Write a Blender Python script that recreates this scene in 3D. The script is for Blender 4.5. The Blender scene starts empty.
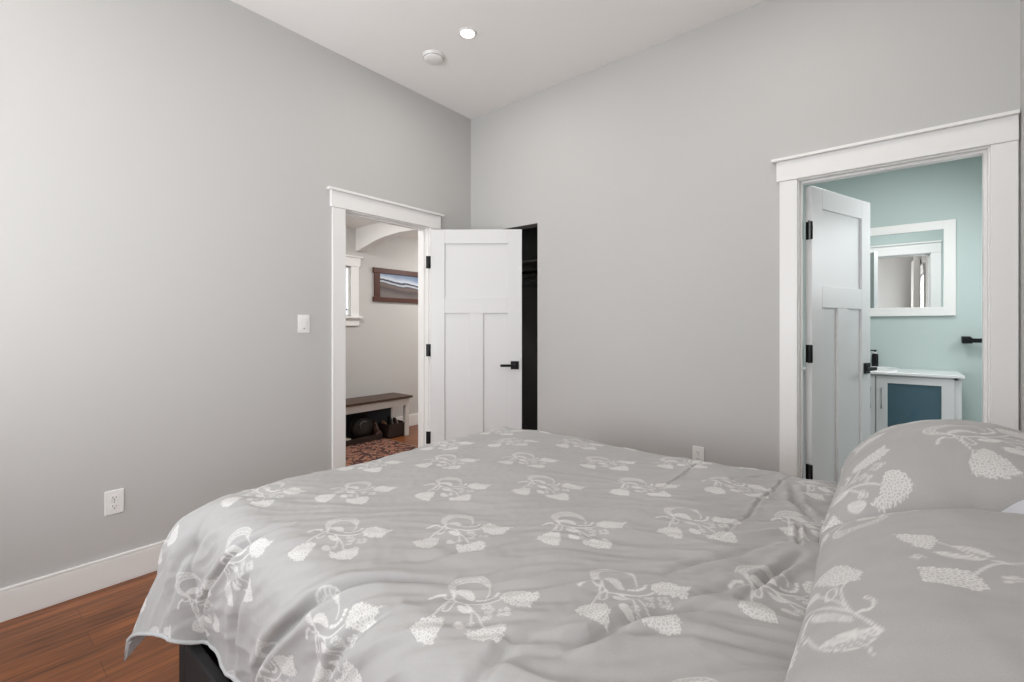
import bpy, bmesh, math, random
import numpy as np
from mathutils import Vector, Matrix

PI = math.pi
SC = bpy.context.scene
COL = SC.collection

# ------------------------------------------------------------------ camera
cam_data = bpy.data.cameras.new('camera')
cam_data.sensor_width = 36.0
cam_data.lens = 458.3 / 1024.0 * 36.0
cam_data.shift_y = (326.6 - 341.0) / 1024.0
cam_data.clip_start = 0.02
cam = bpy.data.objects.new('camera', cam_data)
COL.objects.link(cam)
cam.location = (2.907, -2.943, 1.25)
cam.rotation_euler = (math.radians(90), 0, math.radians(39.49))
SC.camera = cam

# ------------------------------------------------------------------ world, light, exposure
SC.view_settings.view_transform = 'Standard'
SC.view_settings.look = 'None'
SC.view_settings.gamma = 1.0
SC.view_settings.use_curve_mapping = False
SC.view_settings.exposure = 0.14

W = bpy.data.worlds.new('overcast_sky')
SC.world = W
W.use_nodes = True
W.node_tree.nodes['Background'].inputs[0].default_value = (0.86, 0.93, 1.0, 1)
W.node_tree.nodes['Background'].inputs[1].default_value = 3.0


def lamp(name, loc, target, size, power, color=(1, 1, 1), shape='RECTANGLE', size_y=None, spread=None):
    d = bpy.data.lights.new(name, 'AREA')
    d.shape = shape
    d.size = size
    if shape in ('RECTANGLE', 'ELLIPSE'):
        d.size_y = size_y or size
    d.energy = power
    d.color = color
    if spread:
        d.spread = spread
    o = bpy.data.objects.new(name, d)
    COL.objects.link(o)
    o.location = loc
    v = Vector(target) - Vector(loc)
    o.rotation_euler = v.to_track_quat('-Z', 'Y').to_euler()
    return o


# daylight entering by the bedroom windows (one behind the camera, one beside the bed head)
lamp('window_daylight_front', (1.35, -4.28, 1.45), (1.35, 0, 5.4), 1.9, 56, (0.965, 0.962, 0.985), size_y=1.5)
lamp('window_daylight_side', (3.335, -3.46, 1.5), (0, -3.46, 1.5), 0.85, 18, (0.97, 0.98, 1.0), size_y=1.2)
# fill lamps added to brighten the bathroom and the hallway
lamp('bathroom_side_fill', (3.93, 1.15, 1.6), (2.4, 0.9, 0.9), 0.9, 16, (0.95, 0.98, 1.0), size_y=1.1)  # added fill from the right for the bathroom door; no window is modelled
lamp('hallway_front_fill', (-0.95, -2.6, 1.7), (-1.3, 0.6, 1.3), 1.2, 7, (1.0, 0.98, 0.95), size_y=1.4)  # added lamp brightening the hallway from its near end, no window there
lamp('hallway_top_fill', (-0.85, -0.9, 2.34), (-1.2, -0.7, 0), 0.3, 14, (1.0, 0.98, 0.96), 'DISK')  # added lamp without a fixture, lights the picture wall
lamp('hallway_end_top_fill', (-0.85, 1.2, 2.34), (-1.2, 1.0, 0), 0.3, 15, (1.0, 0.98, 0.96), 'DISK')  # unseen lamp added beyond the arch, has no fixture
lamp('hallway_end_fill', (-0.95, 2.45, 1.5), (-1.2, 0.4, 1.6), 1.2, 12, (1.0, 0.97, 0.94), size_y=1.4)  # added fill in front of the windowless end wall
lamp('bathroom_top_fill', (2.95, 0.95, 2.55), (2.95, 0.95, 0), 0.45, 11, (1.0, 0.97, 0.97), 'DISK')  # lamp added overhead to brighten the bathroom, no fixture


# ------------------------------------------------------------------ helpers
def lin(c):
    c = c / 255.0
    return c / 12.92 if c <= 0.04045 else ((c + 0.055) / 1.055) ** 2.4


def rgb(r, g, b):
    return (lin(r), lin(g), lin(b), 1.0)


def mat(name, color, rough=0.5, metal=0.0, bump=0.0, bscale=200.0, var=0.0, vscale=3.0, spec=0.5):
    m = bpy.data.materials.new(name)
    m.use_nodes = True
    nt = m.node_tree
    b = nt.nodes['Principled BSDF']
    b.inputs['Base Color'].default_value = color
    b.inputs['Roughness'].default_value = rough
    b.inputs['Metallic'].default_value = metal
    b.inputs['Specular IOR Level'].default_value = spec
    tc = nt.nodes.new('ShaderNodeTexCoord')
    if var > 0:
        n = nt.nodes.new('ShaderNodeTexNoise')
        n.inputs['Scale'].default_value = vscale
        n.inputs['Detail'].default_value = 4
        mx = nt.nodes.new('ShaderNodeMix')
        mx.data_type = 'RGBA'
        mx.inputs[6].default_value = tuple(c * (1 - var) for c in color[:3]) + (1,)
        mx.inputs[7].default_value = tuple(min(1, c * (1 + var)) for c in color[:3]) + (1,)
        nt.links.new(tc.outputs['Object'], n.inputs['Vector'])
        nt.links.new(n.outputs['Fac'], mx.inputs[0])
        nt.links.new(mx.outputs[2], b.inputs['Base Color'])
    if bump > 0:
        n = nt.nodes.new('ShaderNodeTexNoise')
        n.inputs['Scale'].default_value = bscale
        n.inputs['Detail'].default_value = 3
        bp = nt.nodes.new('ShaderNodeBump')
        bp.inputs['Strength'].default_value = bump
        bp.inputs['Distance'].default_value = 0.002
        nt.links.new(tc.outputs['Object'], n.inputs['Vector'])
        nt.links.new(n.outputs['Fac'], bp.inputs['Height'])
        nt.links.new(bp.outputs[0], b.inputs['Normal'])
    return m


def emis(name, color, strength):
    m = bpy.data.materials.new(name)
    m.use_nodes = True
    b = m.node_tree.nodes['Principled BSDF']
    b.inputs['Base Color'].default_value = (0, 0, 0, 1)
    b.inputs['Emission Color'].default_value = color
    b.inputs['Emission Strength'].default_value = strength
    return m


M = {}
M['wall'] = mat('grey_wall_paint', rgb(194, 193, 191), 0.6, bump=0.12, bscale=350, spec=0.3)
M['ceil'] = mat('white_ceiling_paint', rgb(243, 241, 238), 0.8, bump=0.1, bscale=300)
M['trim'] = mat('white_trim_paint', rgb(236, 235, 233), 0.35)
M['doorpaint'] = mat('white_door_paint', rgb(223, 223, 223), 0.35)
M['black'] = mat('matt_black_metal', rgb(24, 24, 25), 0.4, 0.6)
M['plate'] = mat('white_plastic', rgb(238, 237, 234), 0.3)
M['slot'] = mat('dark_slot', rgb(50, 48, 46), 0.6)
M['teal'] = mat('teal_wall_paint', rgb(187, 201, 198), 0.6, bump=0.1, bscale=350, spec=0.3)
M['hallwall'] = mat('hall_wall_paint', rgb(197, 195, 192), 0.65, bump=0.1, bscale=350, spec=0.3)
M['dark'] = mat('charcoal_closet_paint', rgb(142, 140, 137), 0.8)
M['chrome'] = mat('brushed_nickel', rgb(150, 150, 152), 0.3, 0.9)
M['bedblack'] = mat('black_bed_fabric', rgb(20, 18, 18), 0.8, bump=0.3, bscale=600)
M['sheet'] = mat('pale_sheet', rgb(196, 197, 203), 0.85, bump=0.2, bscale=500)
M['hem'] = mat('duvet_hem_piping', rgb(172, 172, 172), 0.7, bump=0.2, bscale=700)
M['walnut'] = mat('dark_walnut', rgb(72, 52, 40), 0.45, var=0.25, vscale=18)
M['framewood'] = mat('red_brown_frame_wood', rgb(76, 36, 22), 0.4, var=0.2, vscale=20)
M['benchwhite'] = mat('bench_white_paint', rgb(214, 211, 206), 0.5)
M['crate'] = mat('dark_crate_wood', rgb(46, 32, 26), 0.6, var=0.3, vscale=25)
M['bin'] = mat('charcoal_fabric', rgb(50, 53, 58), 0.9, bump=0.4, bscale=400)
M['blackfab'] = mat('black_nylon', rgb(26, 22, 21), 0.55, bump=0.3, bscale=300)
M['shoetan'] = mat('tan_leather', rgb(150, 112, 82), 0.5, var=0.15, vscale=40)
M['shoebrown'] = mat('brown_leather', rgb(70, 42, 34), 0.4, var=0.2, vscale=40)
M['shoewhite'] = mat('cream_canvas', rgb(214, 205, 192), 0.7, var=0.08, vscale=60)
M['sole'] = mat('pale_sole', rgb(200, 190, 172), 0.7)
M['curtain'] = mat('white_curtain_fabric', rgb(232, 230, 226), 0.9, bump=0.2, bscale=500)
M['ceramic'] = mat('white_ceramic', rgb(240, 240, 240), 0.12)
M['outside'] = mat('tile_floor', rgb(196, 196, 196), 0.4, var=0.05)
M['bulb'] = emis('downlight_lens', (1, 0.97, 0.92, 1), 14.0)
M['garment'] = mat('black_garment', rgb(20, 20, 20), 0.9)
M['hanger'] = mat('grey_hanger', rgb(96, 96, 98), 0.5)
M['artmat'] = mat('art_backing', rgb(90, 90, 90), 0.6)


def wood_floor():
    m = bpy.data.materials.new('hardwood_floor')
    m.use_nodes = True
    nt = m.node_tree
    N, L = nt.nodes, nt.links
    b = N['Principled BSDF']
    tc = N.new('ShaderNodeTexCoord')
    mp = N.new('ShaderNodeMapping')
    mp.inputs['Rotation'].default_value = (0, 0, PI / 2)
    L.new(tc.outputs['Object'], mp.inputs['Vector'])
    br = N.new('ShaderNodeTexBrick')
    br.offset = 0.37
    br.inputs['Scale'].default_value = 1.0
    br.inputs['Brick Width'].default_value = 1.3
    br.inputs['Row Height'].default_value = 0.125
    br.inputs['Mortar Size'].default_value = 0.0007
    br.inputs['Mortar Smooth'].default_value = 0.3
    br.inputs['Color1'].default_value = rgb(144, 88, 50)
    br.inputs['Color2'].default_value = rgb(124, 75, 43)
    br.inputs['Mortar'].default_value = rgb(46, 26, 18)
    L.new(mp.outputs[0], br.inputs['Vector'])
    mp2 = N.new('ShaderNodeMapping')
    mp2.inputs['Scale'].default_value = (26, 1.6, 1)
    L.new(tc.outputs['Object'], mp2.inputs['Vector'])
    n = N.new('ShaderNodeTexNoise')
    n.inputs['Scale'].default_value = 1.6
    n.inputs['Detail'].default_value = 7
    n.inputs['Distortion'].default_value = 1.2
    L.new(mp2.outputs[0], n.inputs['Vector'])
    cr = N.new('ShaderNodeValToRGB')
    cr.color_ramp.elements[0].position = 0.3
    cr.color_ramp.elements[0].color = (0.40, 0.36, 0.34, 1)
    cr.color_ramp.elements[1].position = 0.68
    cr.color_ramp.elements[1].color = (1.25, 1.2, 1.1, 1)
    L.new(n.outputs['Fac'], cr.inputs[0])
    mx = N.new('ShaderNodeMix')
    mx.data_type = 'RGBA'
    mx.blend_type = 'MULTIPLY'
    mx.inputs[0].default_value = 1.0
    L.new(br.outputs['Color'], mx.inputs[6])
    L.new(cr.outputs[0], mx.inputs[7])
    L.new(mx.outputs[2], b.inputs['Base Color'])
    b.inputs['Roughness'].default_value = 0.38
    bp = N.new('ShaderNodeBump')
    bp.inputs['Strength'].default_value = 0.25
    bp.inputs['Distance'].default_value = 0.002
    L.new(n.outputs['Fac'], bp.inputs['Height'])
    L.new(bp.outputs[0], b.inputs['Normal'])
    return m


M['floor'] = wood_floor()


def rug_mat():
    m = bpy.data.materials.new('patterned_rug')
    m.use_nodes = True
    nt = m.node_tree
    N, L = nt.nodes, nt.links
    b = N['Principled BSDF']
    tc = N.new('ShaderNodeTexCoord')
    v = N.new('ShaderNodeTexVoronoi')
    v.inputs['Scale'].default_value = 20
    n = N.new('ShaderNodeTexNoise')
    n.inputs['Scale'].default_value = 34
    n.inputs['Detail'].default_value = 3
    L.new(tc.outputs['Object'], v.inputs['Vector'])
    L.new(tc.outputs['Object'], n.inputs['Vector'])
    ad = N.new('ShaderNodeMath')
    ad.operation = 'ADD'
    L.new(v.outputs['Distance'], ad.inputs[0])
    L.new(n.outputs['Fac'], ad.inputs[1])
    cr = N.new('ShaderNodeValToRGB')
    cr.color_ramp.interpolation = 'CONSTANT'
    els = cr.color_ramp.elements
    els[0].position = 0.0
    els[0].color = rgb(44, 28, 30)
    els[1].position = 0.60
    els[1].color = rgb(138, 58, 42)
    for p, c in ((0.72, (190, 160, 132)), (0.79, (50, 34, 36)), (0.85, (150, 70, 50)), (0.93, (178, 146, 118)), (0.99, (70, 40, 38))):
        e = els.new(p)
        e.color = rgb(*c)
    L.new(ad.outputs[0], cr.inputs[0])
    L.new(cr.outputs[0], b.inputs['Base Color'])
    b.inputs['Roughness'].default_value = 0.95
    return m


M['rug'] = rug_mat()


def art_mat():
    """A landscape photograph: sky, a distant dark shore, pale water and brown ground. uses object z and y"""
    m = bpy.data.materials.new('landscape_print')
    m.use_nodes = True
    nt = m.node_tree
    N, L = nt.nodes, nt.links
    b = N['Principled BSDF']
    tc = N.new('ShaderNodeTexCoord')
    sp = N.new('ShaderNodeSeparateXYZ')
    L.new(tc.outputs['Object'], sp.inputs[0])
    n = N.new('ShaderNodeTexNoise')
    n.inputs['Scale'].default_value = 4
    n.inputs['Detail'].default_value = 4
    L.new(tc.outputs['Object'], n.inputs['Vector'])
    ma = N.new('ShaderNodeMath')
    ma.operation = 'MULTIPLY_ADD'
    ma.inputs[1].default_value = 0.07
    L.new(n.outputs['Fac'], ma.inputs[0])
    # slope of the shore line along y
    ms = N.new('ShaderNodeMath')
    ms.operation = 'MULTIPLY_ADD'
    ms.inputs[1].default_value = 0.10
    L.new(sp.outputs['Y'], ms.inputs[0])
    L.new(sp.outputs['Z'], ms.inputs[2])
    L.new(ms.outputs[0], ma.inputs[2])
    mr = N.new('ShaderNodeMapRange')
    mr.inputs['From Min'].default_value = -0.10
    mr.inputs['From Max'].default_value = 0.21
    L.new(ma.outputs[0], mr.inputs[0])
    cr = N.new('ShaderNodeValToRGB')
    els = cr.color_ramp.elements
    els[0].position = 0.0
    els[0].color = rgb(120, 112, 110)
    els[1].position = 1.0
    els[1].color = rgb(96, 112, 134)
    for p, c in ((0.2, (88, 80, 80)), (0.34, (118, 104, 100)), (0.42, (88, 84, 90)), (0.45, (206, 212, 220)), (0.5, (150, 156, 166)),
                 (0.52, (62, 66, 76)), (0.56, (70, 76, 90)), (0.58, (214, 220, 228)), (0.75, (138, 156, 182))):
        e = els.new(p)
        e.color = rgb(*c)
    L.new(mr.outputs[0], cr.inputs[0])
    L.new(cr.outputs[0], b.inputs['Base Color'])
    b.inputs['Roughness'].default_value = 0.25
    return m


M['art'] = art_mat()


def mirror_mat():
    m = mat('mirror_glass', (0.86, 0.89, 0.89, 1), 0.0, 1.0)
    return m


M['mirror'] = mirror_mat()


def glass_mat():
    m = bpy.data.materials.new('window_glass')
    m.use_nodes = True
    nt = m.node_tree
    N, L = nt.nodes, nt.links
    out = N['Material Output']
    tr = N.new('ShaderNodeBsdfTransparent')
    gl = N.new('ShaderNodeBsdfGlossy')
    gl.inputs['Roughness'].default_value = 0.02
    fr = N.new('ShaderNodeFresnel')
    mx = N.new('ShaderNodeMixShader')
    L.new(fr.outputs[0], mx.inputs[0])
    L.new(tr.outputs[0], mx.inputs[1])
    L.new(gl.outputs[0], mx.inputs[2])
    L.new(mx.outputs[0], out.inputs[0])
    return m


M['glass'] = glass_mat()


def tinted_mat():
    m = mat('smoked_blue_glass', rgb(98, 128, 140), 0.22, spec=0.7)
    nt = m.node_tree
    N, L = nt.nodes, nt.links
    tr = N.new('ShaderNodeBsdfTransparent')
    tr.inputs[0].default_value = (0.7, 0.85, 0.95, 1)
    mx = N.new('ShaderNodeMixShader')
    mx.inputs[0].default_value = 0.55
    L.new(tr.outputs[0], mx.inputs[1])
    L.new(N['Principled BSDF'].outputs[0], mx.inputs[2])
    L.new(mx.outputs[0], N['Material Output'].inputs[0])
    return m


M['tint'] = tinted_mat()


def floral_fabric():
    m = bpy.data.materials.new('grey_floral_bedding')
    m.use_nodes = True
    nt = m.node_tree
    N, L = nt.nodes, nt.links
    b = N['Principled BSDF']
    at = N.new('ShaderNodeAttribute')
    at.attribute_name = 'embroidery'
    hd = N.new('ShaderNodeAttribute')
    hd.attribute_name = 'flower_head'
    fl = N.new('ShaderNodeAttribute')
    fl.attribute_name = 'cloth_position'
    # weave
    n = N.new('ShaderNodeTexNoise')
    n.inputs['Scale'].default_value = 420
    n.inputs['Detail'].default_value = 2
    L.new(fl.outputs['Vector'], n.inputs['Vector'])
    base = N.new('ShaderNodeMix')
    base.data_type = 'RGBA'
    base.inputs[6].default_value = rgb(152, 150, 149)
    base.inputs[7].default_value = rgb(165, 163, 161)
    L.new(n.outputs['Fac'], base.inputs[0])
    # small looped flowers inside the flower heads
    nz = N.new('ShaderNodeTexNoise')
    nz.inputs['Scale'].default_value = 90
    L.new(fl.outputs['Vector'], nz.inputs['Vector'])
    wp = N.new('ShaderNodeVectorMath')
    wp.operation = 'MULTIPLY_ADD'
    wp.inputs[1].default_value = (0.007, 0.007, 0.0)
    L.new(nz.outputs['Color'], wp.inputs[0])
    L.new(fl.outputs['Vector'], wp.inputs[2])
    v = N.new('ShaderNodeTexVoronoi')
    v.voronoi_dimensions = '2D'
    v.feature = 'DISTANCE_TO_EDGE'
    v.inputs['Scale'].default_value = 165
    L.new(wp.outputs[0], v.inputs['Vector'])
    mr = N.new('ShaderNodeMapRange')
    mr.inputs['From Min'].default_value = 0.06
    mr.inputs['From Max'].default_value = 0.30
    mr.inputs['To Min'].default_value = 1.0
    mr.inputs['To Max'].default_value = 0.38
    L.new(v.outputs['Distance'], mr.inputs[0])
    # ragged rim: the density threshold is broken up by noise
    n2 = N.new('ShaderNodeTexNoise')
    n2.inputs['Scale'].default_value = 150
    n2.inputs['Detail'].default_value = 1
    L.new(fl.outputs['Vector'], n2.inputs['Vector'])
    sb = N.new('ShaderNodeMath')
    sb.operation = 'ADD'
    L.new(hd.outputs['Fac'], sb.inputs[0])
    L.new(n2.outputs['Fac'], sb.inputs[1])
    m2 = N.new('ShaderNodeMapRange')
    m2.inputs['From Min'].default_value = 1.04
    m2.inputs['From Max'].default_value = 1.2
    L.new(sb.outputs[0], m2.inputs[0])
    mh = N.new('ShaderNodeMath')
    mh.operation = 'MULTIPLY'
    L.new(mr.outputs[0], mh.inputs[0])
    L.new(m2.outputs[0], mh.inputs[1])
    mm = N.new('ShaderNodeMath')
    mm.operation = 'MAXIMUM'
    L.new(mh.outputs[0], mm.inputs[0])
    L.new(at.outputs['Fac'], mm.inputs[1])
    mx = N.new('ShaderNodeMix')
    mx.data_type = 'RGBA'
    L.new(mm.outputs[0], mx.inputs[0])
    L.new(base.outputs[2], mx.inputs[6])
    mx.inputs[7].default_value = rgb(202, 200, 197)
    L.new(mx.outputs[2], b.inputs['Base Color'])
    b.inputs['Roughness'].default_value = 0.75
    b.inputs['Sheen Weight'].default_value = 0.1
    ad = N.new('ShaderNodeMath')
    ad.operation = 'MULTIPLY_ADD'
    ad.inputs[1].default_value = 0.3
    L.new(n.outputs['Fac'], ad.inputs[0])
    L.new(mm.outputs[0], ad.inputs[2])
    bp = N.new('ShaderNodeBump')
    bp.inputs['Strength'].default_value = 0.3
    bp.inputs['Distance'].default_value = 0.001
    L.new(ad.outputs[0], bp.inputs['Height'])
    L.new(bp.outputs[0], b.inputs['Normal'])
    return m


M['floral'] = floral_fabric()


class MB:
    """collects geometry, then links it as ONE mesh object"""

    def __init__(self, xf=None):
        self.v, self.f, self.m, self.s = [], [], [], []
        self.xf = xf

    def add(self, vs, fs, mi=0, smooth=False):
        o = len(self.v)
        for p in vs:
            p = Vector(p)
            self.v.append(self.xf @ p if self.xf else p)
        for f in fs:
            self.f.append([i + o for i in f])
            self.m.append(mi)
            self.s.append(smooth)

    def box(self, x0, x1, y0, y1, z0, z1, mi=0):
        vs = [(x, y, z) for z in (z0, z1) for y in (y0, y1) for x in (x0, x1)]
        fs = [(0, 2, 3, 1), (4, 5, 7, 6), (0, 1, 5, 4), (2, 6, 7, 3), (0, 4, 6, 2), (1, 3, 7, 5)]
        self.add(vs, fs, mi)

    def lathe(self, c, prof, axis='Z', n=32, mi=0, smooth=True):
        """prof: list of (radius, height)"""
        vs, fs = [], []
        for r, h in prof:
            for k in range(n):
                a = 2 * PI * k / n
                p = (r * math.cos(a), r * math.sin(a), h)
                if axis == 'X':
                    p = (p[2], p[0], p[1])
                elif axis == 'Y':
                    p = (p[0], p[2], p[1])
                vs.append((p[0] + c[0], p[1] + c[1], p[2] + c[2]))
        for j in range(len(prof) - 1):
            for k in range(n):
                k2 = (k + 1) % n
                fs.append((j * n + k, j * n + k2, (j + 1) * n + k2, (j + 1) * n + k))
        fs.append(tuple(range(n))[::-1])
        fs.append(tuple((len(prof) - 1) * n + k for k in range(n)))
        self.add(vs, fs, mi, smooth)

    def tube(self, pts, r, n=10, mi=0):
        pts = [Vector(p) for p in pts]
        vs, fs = [], []
        up = Vector((0, 0, 1))
        for i, p in enumerate(pts):
            t = (pts[min(i + 1, len(pts) - 1)] - pts[max(i - 1, 0)]).normalized()
            a = t.cross(up)
            if a.length < 1e-3:
                a = t.cross(Vector((1, 0, 0)))
            a.normalize()
            c = t.cross(a)
            rr = r[i] if isinstance(r, (list, tuple)) else r
            for k in range(n):
                q = 2 * PI * k / n
                vs.append(p + (a * math.cos(q) + c * math.sin(q)) * rr)
        for j in range(len(pts) - 1):
            for k in range(n):
                k2 = (k + 1) % n
                fs.append((j * n + k, j * n + k2, (j + 1) * n + k2, (j + 1) * n + k))
        fs.append(tuple(range(n))[::-1])
        fs.append(tuple((len(pts) - 1) * n + k for k in range(n)))
        self.add(vs, fs, mi, True)

    def prism(self, poly, axis, a, b, mi=0):
        """extrude a 2D polygon along axis from a to b; poly in the other two coordinates"""
        n = len(poly)
        def P(q, h):
            if axis == 'Y':
                return (q[0], h, q[1])
            if axis == 'X':
                return (h, q[0], q[1])
            return (q[0], q[1], h)
        vs = [P(q, a) for q in poly] + [P(q, b) for q in poly]
        fs = [(i, (i + 1) % n, n + (i + 1) % n, n + i) for i in range(n)]
        fs += [tuple(range(n))[::-1], tuple(range(n, 2 * n))]
        self.add(vs, fs, mi)

    def build(self, name, mats, parent=None, bevel=0.0, world=True, subsurf=0):
        me = bpy.data.meshes.new(name)
        off = Vector((0, 0, 0))
        if parent is not None and world:
            p = parent
            while p is not None:
                off += p.location
                p = p.parent
        me.from_pydata([tuple(v - off) for v in self.v], [], self.f)
        if not isinstance(mats, (list, tuple)):
            mats = [mats]
        for q in mats:
            me.materials.append(q)
        me.polygons.foreach_set('material_index', self.m)
        me.polygons.foreach_set('use_smooth', self.s)
        bm = bmesh.new()
        bm.from_mesh(me)
        bmesh.ops.recalc_face_normals(bm, faces=bm.faces)
        bm.to_mesh(me)
        bm.free()
        me.update()
        o = bpy.data.objects.new(name, me)
        COL.objects.link(o)
        if parent is not None:
            o.parent = parent
        if bevel > 0:
            md = o.modifiers.new('bevel', 'BEVEL')
            md.width = bevel
            md.segments = 2
            md.limit_method = 'ANGLE'
        if subsurf:
            md = o.modifiers.new('sub', 'SUBSURF')
            md.levels = subsurf
            md.render_levels = subsurf
            for p in me.polygons:
                p.use_smooth = True
        return o


def thing(name, label, cat, loc=(0, 0, 0), rotz=0.0, group=None):
    o = bpy.data.objects.new(name, None)
    o.empty_display_size = 0.05
    COL.objects.link(o)
    o.location = loc
    o.rotation_euler = (0, 0, rotz)
    tag(o, label, cat, group)
    return o


def tag(o, label=None, cat=None, group=None, kind=None):
    if label:
        o['label'] = label
    if cat:
        o['category'] = cat
    if group:
        o['group'] = group
    if kind:
        o['kind'] = kind
    return o


def struct_empty(name, label, cat, loc, rotz=0.0):
    o = thing(name, label, cat, loc, rotz)
    o['kind'] = 'structure'
    return o


# ------------------------------------------------------------------ room constants (metres)
H = 3.114          # bedroom ceiling
XR = 3.345         # wall behind the bed head
YF = -4.30         # wall behind the camera
T = 0.12           # wall thickness
# left (hall) door opening
D1A, D1B, D1Z = -1.230, -0.490, 2.052
# right (bathroom) door opening
D2A, D2B, D2Z = 2.523, 3.248, 2.052
# closet opening
CA, CB, CZ = 0.06, 0.745, 2.074
HALLX = -1.75
HALLZ = 2.36
BX0, BX1, BY = 1.95, 3.95, 2.0


def s(o, label, cat='wall'):
    o['kind'] = 'structure'
    o['label'] = label
    o['category'] = cat
    return o


# floors
b = MB(); b.box(-1.87, XR + T, YF - T, 0.06, -0.1, 0); b.box(-1.87, 1.89, 0.06, 2.6, -0.1, 0)
s(b.build('floor', M['floor']), 'reddish brown hardwood plank floor of bedroom and hallway', 'floor')
b = MB(); b.box(1.89, BX1 + T, 0.06, BY + T, -0.1, 0)
s(b.build('floor_bathroom', M['outside']), 'grey tiled bathroom floor beyond the right doorway', 'floor')
# ceilings
b = MB(); b.box(-T, XR + T, YF - T, T, H, H + 0.1)
s(b.build('ceiling', M['ceil']), 'white flat bedroom ceiling', 'ceiling')
b = MB(); b.box(HALLX - T, -T, -3.2, 2.6, HALLZ, HALLZ + 0.1)
s(b.build('ceiling_hall', M['ceil']), 'white lower ceiling of the hallway seen through the left doorway', 'ceiling')
b = MB(); b.box(1.83, BX1 + T, T, BY + T, 2.6, 2.7)
s(b.build('ceiling_bathroom', M['ceil']), 'white bathroom ceiling', 'ceiling')

# left wall (bedroom side 0, hall side 1)
def wall_mb(): return MB()

b = MB()
b.box(-T, 0, YF - T, D1A - 0.02, 0, H)
b.box(-T, 0, D1B + 0.02, T, 0, H)
b.box(-T, 0, D1A - 0.02, D1B + 0.02, D1Z + 0.02, H)
o = b.build('wall_left', [M['wall'], M['hallwall']])
for p in o.data.polygons:
    if p.normal.x < -0.5:
        p.material_index = 1
s(o, 'light grey wall with the hallway doorway in it')

# back wall (y=0): grey to the bedroom, teal to the bathroom, charcoal into the closet
b = MB()
b.box(0, CA, 0, T, 0, H)
b.box(CA, CB, 0, T, CZ, H)
b.box(CB, D2A - 0.02, 0, T, 0, H)
b.box(D2A - 0.02, D2B + 0.02, 0, T, D2Z + 0.02, H)
b.box(D2B + 0.02, BX1, 0, T, 0, H)
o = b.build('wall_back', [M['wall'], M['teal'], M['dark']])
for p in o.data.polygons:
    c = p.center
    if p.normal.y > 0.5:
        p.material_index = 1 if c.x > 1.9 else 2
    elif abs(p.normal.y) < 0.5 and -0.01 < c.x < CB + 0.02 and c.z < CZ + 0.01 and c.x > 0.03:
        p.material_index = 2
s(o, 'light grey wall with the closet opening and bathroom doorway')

b = MB(); 
WY0, WY1, WZ0, WZ1 = -3.90, -3.02, 0.9, 2.15
b.box(XR, XR + T, YF - T, WY0, 0, H); b.box(XR, XR + T, WY1, 0, 0, H)
b.box(XR, XR + T, WY0, WY1, 0, WZ0); b.box(XR, XR + T, WY0, WY1, WZ1, H)
s(b.build('wall_right', M['wall']), 'grey wall behind the bed head at the right edge')
b = MB()
FX0, FX1, FZ0, FZ1 = 0.38, 2.32, 0.7, 2.25
b.box(-T, FX0, YF - T, YF, 0, H); b.box(FX1, XR + T, YF - T, YF, 0, H)
b.box(FX0, FX1, YF - T, YF, 0, FZ0); b.box(FX0, FX1, YF - T, YF, FZ1, H)
s(b.build('wall_front', M['wall']), 'grey wall behind the camera with a wide window')


def window(name, axis, pos, a0, a1, z0, z1, out, label):
    """sash frame with glass set in a wall opening; axis is the wall normal"""
    r = struct_empty(name, label, 'window', ((pos, (a0 + a1) / 2, z0) if axis == 'X' else ((a0 + a1) / 2, pos, z0)))
    def bx(mb, p0, p1, q0, q1, z0_, z1_):
        if axis == 'X':
            mb.box(min(p0, p1), max(p0, p1), q0, q1, z0_, z1_)
        else:
            mb.box(q0, q1, min(p0, p1), max(p0, p1), z0_, z1_)
    f = MB()
    w = 0.05 if axis == 'Y' or pos > 0 else 0.018
    p0, p1 = (pos + out * 0.04, pos + out * 0.10) if w > 0.03 else (pos + out * 0.02, pos + out * 0.05)
    bx(f, p0, p1, a0, a0 + w, z0, z1); bx(f, p0, p1, a1 - w, a1, z0, z1)
    bx(f, p0, p1, a0 + w, a1 - w, z0, z0 + w); bx(f, p0, p1, a0 + w, a1 - w, z1 - w, z1)
    f.build('window_frame', M['trim'], r, 0.003)
    g = MB(); gp = 0.065 if w > 0.03 else 0.03; bx(g, pos + out * gp, pos + out * (gp + 0.004), a0 + w, a1 - w, z0 + w, z1 - w)
    g.build('pane', M['glass'], r)
    c = MB()
    q0, q1 = pos, pos - out * 0.018
    bx(c, q0, q1, a0 - 0.095, a0, z0, z1); bx(c, q0, q1, a1, a1 + 0.095, z0, z1)
    bx(c, q0, q1 - out * 0.006, a0 - 0.11, a1 + 0.11, z1, z1 + 0.1)
    bx(c, q0, q1 - out * 0.02, a0 - 0.135, a1 + 0.135, z1 + 0.1, z1 + 0.118)
    c.build('casing', M['trim'], r, 0.002)
    c = MB()
    bx(c, pos + out * 0.04, q1 - out * 0.03, a0 - 0.125, a1 + 0.125, z0 - 0.022, z0)
    c.build('sill', M['trim'], r, 0.003)
    c = MB()
    bx(c, q0, q1, a0 - 0.095, a1 + 0.095, z0 - 0.105, z0 - 0.022)
    c.build('apron', M['trim'], r, 0.002)
    return r


window('window_1', 'Y', YF, FX0, FX1, FZ0, FZ1, -1, 'wide white framed window behind the camera')
window('window_2', 'X', XR, WY0, WY1, WZ0, WZ1, 1, 'white framed window beside the bed head')

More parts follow.
